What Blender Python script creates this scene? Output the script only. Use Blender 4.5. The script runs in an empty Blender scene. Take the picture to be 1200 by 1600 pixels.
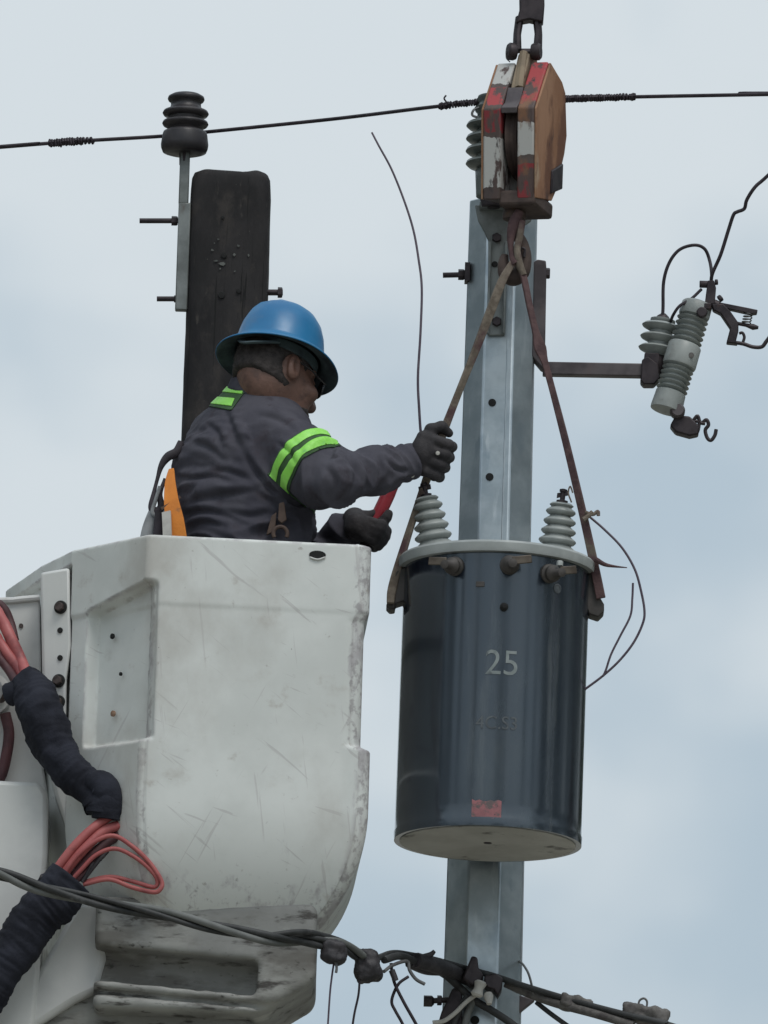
import bpy, bmesh, math, random
import numpy as np
from mathutils import Vector, Matrix, noise

rnd = random.Random(7)
SC = bpy.context.scene
COL = SC.collection
R = math.radians

# ------------------------------------------------------------------ camera
PITCH, ROLL, FPX = R(13.0), R(1.7), 16000.0      # long telephoto looking up; FPX = focal length in 1200x1600 pixels
CAM = np.array([0.0, 0.0, 1.6])
FWD = np.array([0, math.cos(PITCH), math.sin(PITCH)])
_r0 = np.array([1.0, 0, 0]); _u0 = np.array([0, -math.sin(PITCH), math.cos(PITCH)])
RGT = math.cos(ROLL) * _r0 + math.sin(ROLL) * _u0
UPV = -math.sin(ROLL) * _r0 + math.cos(ROLL) * _u0
cd = bpy.data.cameras.new('camera'); cam = bpy.data.objects.new('camera', cd); COL.objects.link(cam)
cd.sensor_fit = 'VERTICAL'; cd.sensor_height = 24.0; cd.sensor_width = 18.0
cd.lens = 24.0 * FPX / 1600.0
cd.clip_start = 0.5; cd.clip_end = 6000
M = Matrix.Identity(4)
for i in range(3):
    M[i][0] = RGT[i]; M[i][1] = UPV[i]; M[i][2] = -FWD[i]; M[i][3] = CAM[i]
cam.matrix_world = M
SC.camera = cam

# ------------------------------------------------------------------ sky, sun, exposure
SUN_EL, SUN_AZ = R(58), R(152)                   # azimuth from +Y, clockwise
wd = bpy.data.worlds.new('World'); SC.world = wd; wd.use_nodes = True
nt = wd.node_tree; nt.nodes.clear()
def N(t, **kw):
    n = nt.nodes.new(t)
    for k, v in kw.items(): setattr(n, k, v)
    return n
sky = N('ShaderNodeTexSky', sky_type='NISHITA', sun_disc=False, sun_elevation=SUN_EL, sun_rotation=SUN_AZ)
tc = N('ShaderNodeTexCoord')
def wnoise(scale, detail, stretch):
    mp = N('ShaderNodeMapping'); mp.inputs['Scale'].default_value = stretch; mp.inputs['Location'].default_value = (19.18, 9.94, 32.2)
    nz = N('ShaderNodeTexNoise'); nz.inputs['Scale'].default_value = scale
    nz.inputs['Detail'].default_value = detail; nz.inputs['Roughness'].default_value = 0.5
    nt.links.new(tc.outputs['Generated'], mp.inputs['Vector']); nt.links.new(mp.outputs[0], nz.inputs['Vector'])
    return nz
n1 = wnoise(26, 3, (1, 1, 1.25)); n2 = wnoise(5, 3, (1, 1, 1.6))
ad = N('ShaderNodeMath', operation='ADD'); nt.links.new(n1.outputs['Fac'], ad.inputs[0]); nt.links.new(n2.outputs['Fac'], ad.inputs[1])
rp = N('ShaderNodeMapRange'); rp.inputs['From Min'].default_value = 0.78; rp.inputs['From Max'].default_value = 1.22
rp.interpolation_type = 'SMOOTHSTEP'
nt.links.new(ad.outputs[0], rp.inputs['Value'])
mx = N('ShaderNodeMix', data_type='RGBA')
mx.inputs['A'].default_value = (4.75, 5.75, 6.5, 1)      # thicker, greyer cloud
mx.inputs['B'].default_value = (7.0, 7.6, 7.9, 1)       # thin bright cloud
nt.links.new(rp.outputs[0], mx.inputs['Factor'])
# overcast sky brightens towards the zenith: (1 + 2 sin el)
sx = N('ShaderNodeSeparateXYZ'); nt.links.new(tc.outputs['Generated'], sx.inputs[0])
m1 = N('ShaderNodeMath', operation='MULTIPLY_ADD'); m1.inputs[1].default_value = 0.50; m1.inputs[2].default_value = 0.88
nt.links.new(sx.outputs['Z'], m1.inputs[0])
m2 = N('ShaderNodeMath', operation='MAXIMUM'); m2.inputs[1].default_value = 0.45; nt.links.new(m1.outputs[0], m2.inputs[0])
vm = N('ShaderNodeVectorMath', operation='SCALE'); nt.links.new(mx.outputs['Result'], vm.inputs[0]); nt.links.new(m2.outputs[0], vm.inputs['Scale'])
mm = N('ShaderNodeMix', data_type='RGBA'); mm.inputs['Factor'].default_value = 0.90
nt.links.new(sky.outputs[0], mm.inputs['A']); nt.links.new(vm.outputs[0], mm.inputs['B'])
bg = N('ShaderNodeBackground'); bg.inputs['Strength'].default_value = 0.10
wo = N('ShaderNodeOutputWorld')
nt.links.new(mm.outputs['Result'], bg.inputs['Color']); nt.links.new(bg.outputs[0], wo.inputs['Surface'])

sl = bpy.data.lights.new('sun', 'SUN'); sl.energy = 1.2; sl.angle = R(25); sl.color = (1.0, 0.96, 0.90)
so = bpy.data.objects.new('sun', sl); COL.objects.link(so); so.location = (0, 0, 60)
sdir = Vector((math.sin(SUN_AZ) * math.cos(SUN_EL), math.cos(SUN_AZ) * math.cos(SUN_EL), math.sin(SUN_EL)))
so.rotation_euler = sdir.to_track_quat('Z', 'Y').to_euler()
SC.view_settings.view_transform = 'Standard'; SC.view_settings.look = 'None'
SC.view_settings.exposure = 0.0; SC.view_settings.gamma = 1.0; SC.view_settings.use_curve_mapping = False
SC.cycles.max_bounces = 6

# ------------------------------------------------------------------ measuring helpers
def A(*v): return np.array(v, dtype=float)
def ray(px, py): return FWD + RGT * ((px - 600) / FPX) + UPV * ((800 - py) / FPX)
def P(px, py, Y):                                  # the world point at depth Y seen at that pixel
    d = ray(px, py); return CAM + d * ((Y - CAM[1]) / d[1])
def PZ(px, py, z):                                 # the same for a height z
    d = ray(px, py); return CAM + d * ((z - CAM[2]) / d[2])
def nrm(v):
    v = np.asarray(v, float); return v / np.linalg.norm(v)
def cr(pts, n=8):                                  # Catmull-Rom through the points
    pts = [np.asarray(p, float) for p in pts]
    if len(pts) < 3: return pts
    q = [2 * pts[0] - pts[1]] + pts + [2 * pts[-1] - pts[-2]]
    out = []
    for i in range(1, len(q) - 2):
        a, b, c, d = q[i - 1], q[i], q[i + 1], q[i + 2]
        for k in range(n):
            t = k / n
            out.append(0.5 * (2 * b + (c - a) * t + (2 * a - 5 * b + 4 * c - d) * t * t + (3 * b - a - 3 * c + d) * t ** 3))
    out.append(pts[-1]); return out
def frames(path):
    path = [np.asarray(p, float) for p in path]; n = len(path)
    T = [nrm(path[min(i + 1, n - 1)] - path[max(i - 1, 0)]) for i in range(n)]
    u = np.cross(T[0], [0, 0, 1.0])
    if np.linalg.norm(u) < 1e-3: u = np.cross(T[0], [1.0, 0, 0])
    u = nrm(u); fr = []
    for i in range(n):
        u = nrm(u - T[i] * np.dot(u, T[i])); fr.append((path[i], u, np.cross(T[i], u)))
    return fr
def sstep(a, b, x):
    t = np.clip((x - a) / (b - a), 0, 1); return t * t * (3 - 2 * t)

# ------------------------------------------------------------------ materials
MATS = {}
def mat(name, c1, c2=None, scale=6.0, rough=0.6, rough2=None, metal=0.0, spec=0.5, bump=0.0, bscale=60.0, ramp=(0.38, 0.62),
        stretch=(1, 1, 1), layers=(), coat=0.0, bstretch=(1, 1, 1), custom=None, stint=(1, 1, 1)):
    m = bpy.data.materials.new(name); m.use_nodes = True; t = m.node_tree; t.nodes.clear()
    out = t.nodes.new('ShaderNodeOutputMaterial'); b = t.nodes.new('ShaderNodeBsdfPrincipled')
    t.links.new(b.outputs[0], out.inputs['Surface'])
    co = t.nodes.new('ShaderNodeTexCoord')
    def nz(sc, st, detail=6, lo=None, hi=None, off=0.0):
        mp = t.nodes.new('ShaderNodeMapping'); mp.inputs['Scale'].default_value = st; mp.inputs['Location'].default_value = (off, off * .7, off * 1.3)
        n = t.nodes.new('ShaderNodeTexNoise'); n.inputs['Scale'].default_value = sc; n.inputs['Detail'].default_value = detail
        n.inputs['Roughness'].default_value = 0.6
        t.links.new(co.outputs['Object'], mp.inputs[0]); t.links.new(mp.outputs[0], n.inputs['Vector'])
        if lo is None: return n.outputs['Fac']
        r = t.nodes.new('ShaderNodeMapRange'); r.interpolation_type = 'SMOOTHSTEP'
        r.inputs['From Min'].default_value = lo; r.inputs['From Max'].default_value = hi
        t.links.new(n.outputs['Fac'], r.inputs['Value']); return r.outputs[0]
    def mixc(f, a, c):
        x = t.nodes.new('ShaderNodeMix'); x.data_type = 'RGBA'
        if f is not None: t.links.new(f, x.inputs['Factor'])
        for s, v in (('A', a), ('B', c)):
            if isinstance(v, (tuple, list)): x.inputs[s].default_value = (v[0], v[1], v[2], 1)
            else: t.links.new(v, x.inputs[s])
        return x.outputs['Result']
    c2 = c2 or tuple(min(1, x * 1.25) for x in c1)
    f = nz(scale, stretch, 6, *ramp)
    col = mixc(f, c1, c2)
    if custom: col = custom(t, co, col, mixc, nz)
    for k, (lc, ls, lo, hi, lst) in enumerate(layers):
        col = mixc(nz(ls, lst, 8, lo, hi, 3.1 * (k + 1)), col, lc)
    t.links.new(col, b.inputs['Base Color'])
    b.inputs['Specular Tint'].default_value = (*stint, 1)
    b.inputs['Metallic'].default_value = metal; b.inputs['Specular IOR Level'].default_value = spec
    if rough2 is None: b.inputs['Roughness'].default_value = rough
    else:
        r = t.nodes.new('ShaderNodeMapRange'); r.inputs['To Min'].default_value = rough; r.inputs['To Max'].default_value = rough2
        t.links.new(nz(scale * 1.7, stretch, 5, .3, .7, 9.0), r.inputs['Value']); t.links.new(r.outputs[0], b.inputs['Roughness'])
    if coat: b.inputs['Coat Weight'].default_value = coat; b.inputs['Coat Roughness'].default_value = .12
    if bump:
        bp = t.nodes.new('ShaderNodeBump'); bp.inputs['Strength'].default_value = bump; bp.inputs['Distance'].default_value = 0.004
        t.links.new(nz(bscale, bstretch, 5), bp.inputs['Height']); t.links.new(bp.outputs[0], b.inputs['Normal'])
    MATS[name] = m; return m

def worn_edges(t, co, col, mixc, nz):               # grime rubbed into the moulded edges, fine crossing scratches
    g = t.nodes.new('ShaderNodeNewGeometry'); r = t.nodes.new('ShaderNodeMapRange'); r.inputs['From Min'].default_value = .512; r.inputs['From Max'].default_value = .56
    t.links.new(g.outputs['Pointiness'], r.inputs['Value'])
    mu = t.nodes.new('ShaderNodeMath'); mu.operation = 'MULTIPLY'; t.links.new(r.outputs[0], mu.inputs[0]); t.links.new(nz(30, (1, 1, .45), 6, .40, .60), mu.inputs[1])
    col = mixc(mu.outputs[0], col, (.36, .33, .35))
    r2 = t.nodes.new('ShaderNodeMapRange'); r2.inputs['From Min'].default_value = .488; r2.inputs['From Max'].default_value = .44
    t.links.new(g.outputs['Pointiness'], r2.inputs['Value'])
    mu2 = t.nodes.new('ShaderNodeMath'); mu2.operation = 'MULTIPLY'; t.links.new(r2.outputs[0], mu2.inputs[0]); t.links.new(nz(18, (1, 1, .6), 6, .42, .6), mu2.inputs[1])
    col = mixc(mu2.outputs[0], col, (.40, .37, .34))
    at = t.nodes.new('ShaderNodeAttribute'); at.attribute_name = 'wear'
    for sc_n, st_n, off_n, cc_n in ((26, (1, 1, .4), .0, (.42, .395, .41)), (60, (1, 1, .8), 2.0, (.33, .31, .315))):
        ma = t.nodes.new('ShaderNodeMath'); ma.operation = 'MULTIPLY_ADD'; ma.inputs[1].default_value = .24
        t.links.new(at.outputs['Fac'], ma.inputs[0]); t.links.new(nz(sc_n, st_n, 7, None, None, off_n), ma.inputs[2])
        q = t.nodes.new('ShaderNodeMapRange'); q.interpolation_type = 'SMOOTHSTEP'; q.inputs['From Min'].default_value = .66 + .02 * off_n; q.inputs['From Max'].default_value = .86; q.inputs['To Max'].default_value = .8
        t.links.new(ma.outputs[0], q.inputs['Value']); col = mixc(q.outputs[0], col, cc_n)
    for ang, st, sc, lo, hi, cc in ((.9, (15, 1, 1), 5.0, .665, .72, .40), (-.5, (18, 1, .8), 4.0, .675, .72, .45), (1.25, (16, 1, 1.3), 6.5, .69, .73, .42), (.15, (12, 1, .7), 5.5, .67, .72, .47)):
        mp = t.nodes.new('ShaderNodeMapping'); mp.vector_type = 'POINT'; mp.inputs['Rotation'].default_value = (0, ang, 0); t.links.new(co.outputs['Object'], mp.inputs[0])
        m2 = t.nodes.new('ShaderNodeMapping'); m2.inputs['Scale'].default_value = st; t.links.new(mp.outputs[0], m2.inputs[0])
        n = t.nodes.new('ShaderNodeTexNoise'); n.inputs['Scale'].default_value = sc; n.inputs['Detail'].default_value = 3; n.inputs['Distortion'].default_value = .35; t.links.new(m2.outputs[0], n.inputs['Vector'])
        q = t.nodes.new('ShaderNodeMapRange'); q.interpolation_type = 'SMOOTHSTEP'; q.inputs['From Min'].default_value = lo; q.inputs['From Max'].default_value = hi; q.inputs['To Max'].default_value = .42; t.links.new(n.outputs['Fac'], q.inputs['Value'])
        col = mixc(q.outputs[0], col, (cc, cc * .94, cc * .93))
    return col
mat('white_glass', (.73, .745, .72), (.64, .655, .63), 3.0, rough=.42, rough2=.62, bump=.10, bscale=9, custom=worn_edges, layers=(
    ((.50, .485, .45), 2.3, .47, .74, (1, 1, .8)),
    ((.46, .43, .39), 6.0, .58, .82, (1, 1, 1.2)),
    ((.43, .40, .36), 15.0, .62, .82, (1, 1, 1)),
    ((.38, .35, .32), 40.0, .65, .78, (.8, .8, .8)),
    ((.25, .22, .20), 85.0, .70, .77, (1, 1, 1))))
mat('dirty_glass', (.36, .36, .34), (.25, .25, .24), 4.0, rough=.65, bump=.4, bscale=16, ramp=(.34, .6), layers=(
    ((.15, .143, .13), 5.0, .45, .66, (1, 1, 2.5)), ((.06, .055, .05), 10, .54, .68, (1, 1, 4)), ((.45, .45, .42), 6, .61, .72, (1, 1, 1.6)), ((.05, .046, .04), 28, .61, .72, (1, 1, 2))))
mat('cover_white', (.66, .66, .64), (.56, .56, .55), 4.0, rough=.45, bump=.08, bscale=12, layers=(((.40, .36, .33), 8, .62, .8, (1, 1, .7)),))
mat('edge_grime', (.40, .38, .39), (.58, .57, .56), 18, rough=.6, layers=(((.24, .22, .23), 26, .55, .7, (1, 1, .5)),))
mat('black_hole', (.012, .012, .012), rough=.9)
mat('steel_dark', (.028, .022, .026), (.055, .044, .048), 20, rough=.5, metal=.5, layers=(((.075, .042, .032), 16, .58, .72, (1, 1, 1)),))
mat('steel_bracket', (.068, .057, .062), (.12, .103, .107), 12, rough=.55, metal=.4, layers=(((.12, .07, .06), 10, .55, .75, (1, 1, .6)),))
mat('bracket_grey', (.15, .16, .155), (.24, .255, .25), 9, rough=.5, metal=.5, layers=(((.12, .09, .07), 12, .58, .72, (1, 1, .6)),))
mat('galvanised', (.36, .41, .44), (.50, .55, .575), 7, rough=.30, rough2=.46, metal=.82, bump=.05, bscale=25, layers=(
    ((.33, .385, .425), 18, .56, .68, (1, 1, .5)), ((.60, .64, .66), 9, .60, .72, (2.5, 2.5, .4)), ((.28, .28, .27), 14, .70, .80, (3, 3, .3))))
mat('tarred_pole', (.015, .0135, .0145), (.028, .025, .026), 9, rough=.88, bump=.9, bscale=22, bstretch=(1, 1, .35), stretch=(1, 1, .45), layers=(
    ((.040, .034, .032), 15, .50, .68, (1, 1, .7)), ((.009, .008, .010), 6, .50, .64, (1.3, 1.3, .6)), ((.050, .044, .040), 34, .60, .72, (1.5, 1.5, .35)), ((.006, .006, .006), 24, .60, .66, (4, 4, .12)), ((.10, .095, .085), 90, .70, .77, (1, 1, 1))))
mat('pale_chip', (.08, .085, .08), (.14, .145, .135), 60, rough=.9)
mat('porcelain_brown', (.020, .017, .020), (.04, .035, .038), 14, rough=.32, rough2=.6)
mat('porcelain_grey', (.25, .27, .262), (.335, .355, .342), 10, rough=.32, rough2=.55, layers=(((.15, .15, .14), 12, .58, .74, (1, 1, 1)),))
mat('porcelain_green', (.085, .10, .095), (.14, .155, .145), 12, rough=.35)
mat('tank_paint', (.010, .014, .022), (.020, .027, .037), 3.5, rough=.12, rough2=.24, spec=1.0, stint=(.78, .90, 1.0), stretch=(1, 1, .35), bump=.03, bscale=6, layers=(
    ((.048, .056, .060), 2.6, .50, .70, (1, 1, .45)), ((.075, .082, .085), 5.0, .56, .74, (2.2, 2.2, .22)), ((.008, .008, .014), 6.0, .52, .66, (2.6, 2.6, .2)), ((.09, .085, .08), 42, .70, .76, (1, 1, .5))), coat=.45)
mat('tank_bottom', (.42, .405, .37), (.50, .485, .45), 8, rough=.65, layers=(((.09, .08, .07), 14, .58, .72, (1, 1, 1)),))
mat('lid_paint', (.31, .33, .325), (.40, .42, .41), 8, rough=.5, layers=(((.20, .20, .19), 16, .58, .74, (1, 1, 1)),))
mat('lug_steel', (.055, .05, .046), (.09, .08, .075), 16, rough=.6, metal=.3)
mat('terminal_bronze', (.085, .065, .05), (.14, .115, .09), 20, rough=.45, metal=.4)
mat('number_paint', (.27, .30, .30), (.20, .23, .23), 28, rough=.6, layers=(((.08, .095, .105), 40, .52, .66, (1, 1, .6)),))
mat('faded_paint', (.115, .13, .14), (.09, .10, .11), 40, rough=.5, layers=(((.065, .075, .085), 55, .46, .60, (1, 1, .6)),))
mat('pink_sticker', (.36, .14, .15), (.27, .11, .12), 40, rough=.6, layers=(((.13, .10, .10), 50, .48, .60, (1, 1, 1)), ((.05, .05, .06), 70, .62, .70, (1, 1, 1))))
mat('wire_dark', (.022, .016, .022), (.042, .032, .04), 30, rough=.6, metal=.3)
mat('wire_grey', (.12, .12, .125), (.18, .18, .18), 30, rough=.55, metal=.3)
mat('wire_purple', (.07, .05, .075), (.10, .075, .10), 30, rough=.5)
mat('cable_black', (.020, .021, .022), (.040, .041, .042), 16, rough=.6, layers=(((.10, .10, .10), 20, .58, .75, (1, 1, 1)),))
mat('cable_grey', (.11, .115, .11), (.16, .165, .16), 16, rough=.65)
mat('tape_black', (.022, .02, .024), (.045, .04, .045), 30, rough=.6, bump=.5, bscale=60)
mat('connector_grey', (.085, .078, .075), (.14, .13, .122), 26, rough=.7, bump=.5, bscale=60, layers=(((.07, .06, .06), 20, .55, .68, (1, 1, 1)),))
mat('rope_tan', (.13, .105, .082), (.21, .175, .14), 40, rough=.9, bump=.5, bscale=120, layers=(((.095, .05, .055), 7, .48, .60, (1, 1, 1)),))
mat('rope_rust', (.075, .042, .045), (.12, .07, .07), 30, rough=.9, bump=.5, bscale=120, layers=(((.14, .115, .09), 9, .58, .68, (1, 1, 1)),))
mat('rust_orange', (.26, .125, .065), (.36, .195, .115), 7, rough=.82, stretch=(1, 1, .4), bump=.3, bscale=30, layers=(
    ((.15, .065, .036), 9, .47, .60, (1, 1, .5)), ((.40, .28, .19), 12, .58, .68, (1, 1, .35)), ((.07, .035, .025), 20, .60, .70, (1, 1, .5))))
mat('rust_dark', (.055, .038, .034), (.10, .07, .06), 12, rough=.75, metal=.2, layers=(((.15, .085, .05), 12, .6, .7, (1, 1, .5)),))
mat('becket_tan', (.20, .155, .11), (.29, .225, .155), 10, rough=.8, layers=(((.10, .06, .045), 16, .55, .68, (1, 1, 1)),))
def zbands(bands, base):                            # painted blocks along z, chipped to bare steel
    def fn(t, co, col, mixc, nz):
        s = t.nodes.new('ShaderNodeSeparateXYZ'); t.links.new(co.outputs['Object'], s.inputs[0])
        nn = nz(34, (1, 1, 1), 5)
        ma = t.nodes.new('ShaderNodeMath'); ma.operation = 'MULTIPLY_ADD'; ma.inputs[1].default_value = .030
        t.links.new(nn, ma.inputs[0]); t.links.new(s.outputs['Z'], ma.inputs[2])
        for lo, hi, c in bands:
            g = []
            for op, v in (('GREATER_THAN', lo + .015), ('LESS_THAN', hi + .015)):
                q = t.nodes.new('ShaderNodeMath'); q.operation = op; q.inputs[1].default_value = v; t.links.new(ma.outputs[0], q.inputs[0]); g.append(q.outputs[0])
            q = t.nodes.new('ShaderNodeMath'); q.operation = 'MULTIPLY'; t.links.new(g[0], q.inputs[0]); t.links.new(g[1], q.inputs[1])
            col = mixc(q.outputs[0], col, c)
        return col
    return fn
RED, WHT = (.38, .045, .05), (.47, .46, .44)
mat('paint_left', (.07, .05, .048), (.10, .07, .06), 12, rough=.6, custom=zbands([(-.16, -.035, WHT), (-.02, .035, (.22, .025, .03)), (.05, .105, RED), (.115, .2, WHT)], 0),
    layers=(((.085, .055, .05), 24, .50, .58, (1.4, 1.4, .45)), ((.22, .105, .055), 11, .54, .66, (1, 1, .5)), ((.04, .03, .03), 40, .62, .70, (1, 1, .4))))
mat('paint_right', (.07, .05, .048), (.11, .08, .07), 12, rough=.6, custom=zbands([(-.20, -.105, (.24, .025, .03)), (-.085, .0, WHT), (.045, .2, RED)], 0),
    layers=(((.085, .055, .05), 22, .50, .58, (1.4, 1.4, .45)), ((.22, .105, .055), 11, .55, .67, (1, 1, .5)), ((.04, .03, .03), 40, .62, .70, (1, 1, .4))))
mat('hat_blue', (.007, .135, .32), (.010, .17, .37), 5, rough=.28, rough2=.5, layers=(((.05, .15, .29), 12, .58, .76, (1, 1, 1)), ((.12, .22, .34), 60, .68, .74, (1, 1, 1))))
mat('hat_lining_shade', (.02, .03, .04), (.06, .09, .10), 14, rough=.8)  # lining and straps; on the brim underside this dark colour paints in shade
mat('skin', (.140, .075, .056), (.19, .102, .077), 22, rough=.5, bump=.3, bscale=110, layers=(((.10, .055, .045), 30, .52, .7, (1, 1, 1)),))
mat('hair', (.022, .017, .016), (.045, .036, .034), 60, rough=.75, bump=.8, bscale=180)
mat('shirt', (.060, .058, .074), (.082, .079, .096), 9, rough=.92, spec=.2, bump=.22, bscale=70, layers=(((.058, .052, .064), 16, .55, .7, (1, 1, 1)),))
mat('trousers', (.05, .05, .065), rough=.95)
mat('hivis', (.30, .78, .10), (.38, .88, .16), 30, rough=.5, layers=(((.24, .66, .15), 20, .58, .7, (1, 1, 1)),))
mat('hivis_dark', (.035, .085, .03), (.05, .11, .04), 30, rough=.8)
mat('glove', (.022, .019, .022), (.042, .037, .04), 24, rough=.78, bump=.5, bscale=90)
mat('orange_web', (.72, .24, .035), (.62, .20, .03), 12, rough=.8, bump=.3, bscale=160, layers=(((.38, .15, .05), 18, .58, .7, (1, 1, 1)),))
mat('harness_dark', (.035, .03, .036), (.06, .05, .06), 20, rough=.8)
mat('harness_grey', (.22, .23, .24), (.34, .35, .36), 16, rough=.8)
mat('patch_grey', (.42, .40, .37), (.52, .50, .46), 20, rough=.8)
mat('leather', (.07, .042, .033), (.10, .064, .048), 20, rough=.7)
mat('lens', (.02, .018, .02), rough=.12)
mat('tool_red', (.30, .022, .035), (.38, .035, .05), 20, rough=.4)
mat('hose_red', (.36, .085, .085), (.45, .125, .12), 10, rough=.45, rough2=.65, layers=(((.20, .05, .055), 9, .54, .7, (1, 1, 1)),))
mat('hose_dark', (.05, .018, .022), (.09, .03, .035), 12, rough=.6)
mat('sleeve', (.014, .015, .022), (.026, .028, .040), 10, rough=.88, spec=.25, bump=.5, bscale=110)
mat('bolt_rust', (.045, .034, .032), (.10, .075, .07), 40, rough=.6, metal=.4)
mat('rust_patch', (.22, .12, .07), (.30, .19, .13), 30, rough=.85)
mat('ground', (.26, .245, .21), (.36, .335, .29), .35, rough=.95, bump=.3, bscale=9, layers=(((.06, .075, .04), .12, .5, .62, (1, 1, 1)),))

# ------------------------------------------------------------------ object helpers
ORG = {}
def empty(name, loc, label, cat, group=None):
    o = bpy.data.objects.new(name, None); COL.objects.link(o); o.location = tuple(loc); o.empty_display_size = .1
    ORG[o.name] = np.asarray(loc, float); tag(o, label, cat, group); return o
def tag(o, label=None, cat=None, group=None, kind=None):
    if label: o['label'] = label
    if cat: o['category'] = cat
    if group: o['group'] = group
    if kind: o['kind'] = kind
    return o
def link(name, verts, faces, m, parent=None, smooth=40, org=None, bevel=0, subsurf=0, mats=None, fmat=None):
    verts = np.asarray(verts, float)
    if org is None: org = verts.mean(axis=0)
    org = np.asarray(org, float)
    me = bpy.data.meshes.new(name)
    me.from_pydata((verts - org).tolist(), [], [list(map(int, f)) for f in faces]); me.update()
    me.materials.append(MATS[m] if isinstance(m, str) else m)
    for x in (mats or []): me.materials.append(MATS[x])
    if fmat is not None: me.polygons.foreach_set('material_index', fmat)
    if smooth:
        me.polygons.foreach_set('use_smooth', [True] * len(me.polygons))
        if smooth < 180: me.set_sharp_from_angle(angle=R(smooth))
    o = bpy.data.objects.new(name, me); COL.objects.link(o)
    if parent is not None:
        o.parent = parent; o.location = tuple(org - ORG[parent.name])
    else: o.location = tuple(org)
    ORG[o.name] = org
    if bevel:
        b = o.modifiers.new('bevel', 'BEVEL'); b.width = bevel; b.segments = 2; b.limit_method = 'ANGLE'; b.angle_limit = R(35)
    if subsurf:
        s = o.modifiers.new('sub', 'SUBSURF'); s.levels = subsurf; s.render_levels = subsurf
    return o
class MB:
    def __init__(self): self.v = []; self.f = []
    def add(self, vs, fs):
        b = len(self.v); self.v += [tuple(x) for x in vs]; self.f += [[i + b for i in f] for f in fs]; return self
    def box(self, c, ax, ay, az):
        c, ax, ay, az = map(lambda q: np.asarray(q, float), (c, ax, ay, az))
        vs = [c + i * ax + j * ay + k * az for i in (-1, 1) for j in (-1, 1) for k in (-1, 1)]
        fs = [(0, 1, 3, 2), (4, 6, 7, 5), (0, 4, 5, 1), (2, 3, 7, 6), (0, 2, 6, 4), (1, 5, 7, 3)]
        if np.dot(np.cross(ax, ay), az) < 0: fs = [f[::-1] for f in fs]
        return self.add(vs, fs)
    def prism(self, pts, vec):
        pts = [np.asarray(p, float) for p in pts]; vec = np.asarray(vec, float); n = len(pts)
        nn = sum(np.cross(pts[i] - pts[0], pts[(i + 1) % n] - pts[0]) for i in range(n))
        if np.dot(nn, vec) > 0: pts = pts[::-1]
        return self.add(pts + [p + vec for p in pts], [list(range(n)), list(range(2 * n - 1, n - 1, -1))] + [(i, i + n, (i + 1) % n + n, (i + 1) % n) for i in range(n)])
    def tube(self, path, r, n=10, caps=True, flat=None):
        fr = frames(path); m = len(fr); vs = []
        for i, (p, u, w) in enumerate(fr):
            ri = r(i / (m - 1)) if callable(r) else (r[i] if hasattr(r, '__len__') else r)
            a, b = (ri, ri) if flat is None else (ri, ri * flat)
            for k in range(n):
                t = 2 * math.pi * k / n; vs.append(p + u * (a * math.cos(t)) + w * (b * math.sin(t)))
        fs = [(i * n + k, i * n + (k + 1) % n, (i + 1) * n + (k + 1) % n, (i + 1) * n + k) for i in range(m - 1) for k in range(n)]
        if caps: fs += [list(range(n))[::-1], list(range((m - 1) * n, m * n))]
        return self.add(vs, fs)
    def lathe(self, prof, o, axis=(0, 0, 1), n=32):
        ax = nrm(axis); u = np.cross(ax, [0, 1, 0])
        if np.linalg.norm(u) < .05: u = np.cross(ax, [1.0, 0, 0])
        u = nrm(u); w = np.cross(ax, u); o = np.asarray(o, float); vs = []
        for (r, z) in prof:
            for k in range(n):
                t = 2 * math.pi * k / n; vs.append(o + ax * z + (u * math.cos(t) + w * math.sin(t)) * max(r, 1e-5))
        m = len(prof)
        fs = [(i * n + k, i * n + (k + 1) % n, (i + 1) * n + (k + 1) % n, (i + 1) * n + k) for i in range(m - 1) for k in range(n)]
        fs += [list(range(n))[::-1], list(range((m - 1) * n, m * n))]
        return self.add(vs, fs)
    def hexa(self, p, d, r, h): return self.lathe([(r, 0), (r, h * .8), (r * .85, h)], p, d, 6)
    def build(self, name, m, parent=None, **kw): return link(name, self.v, self.f, m, parent, **kw)
def single(name, mb, m, label, cat, group=None, **kw): return tag(mb.build(name, m, None, **kw), label, cat, group)

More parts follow.
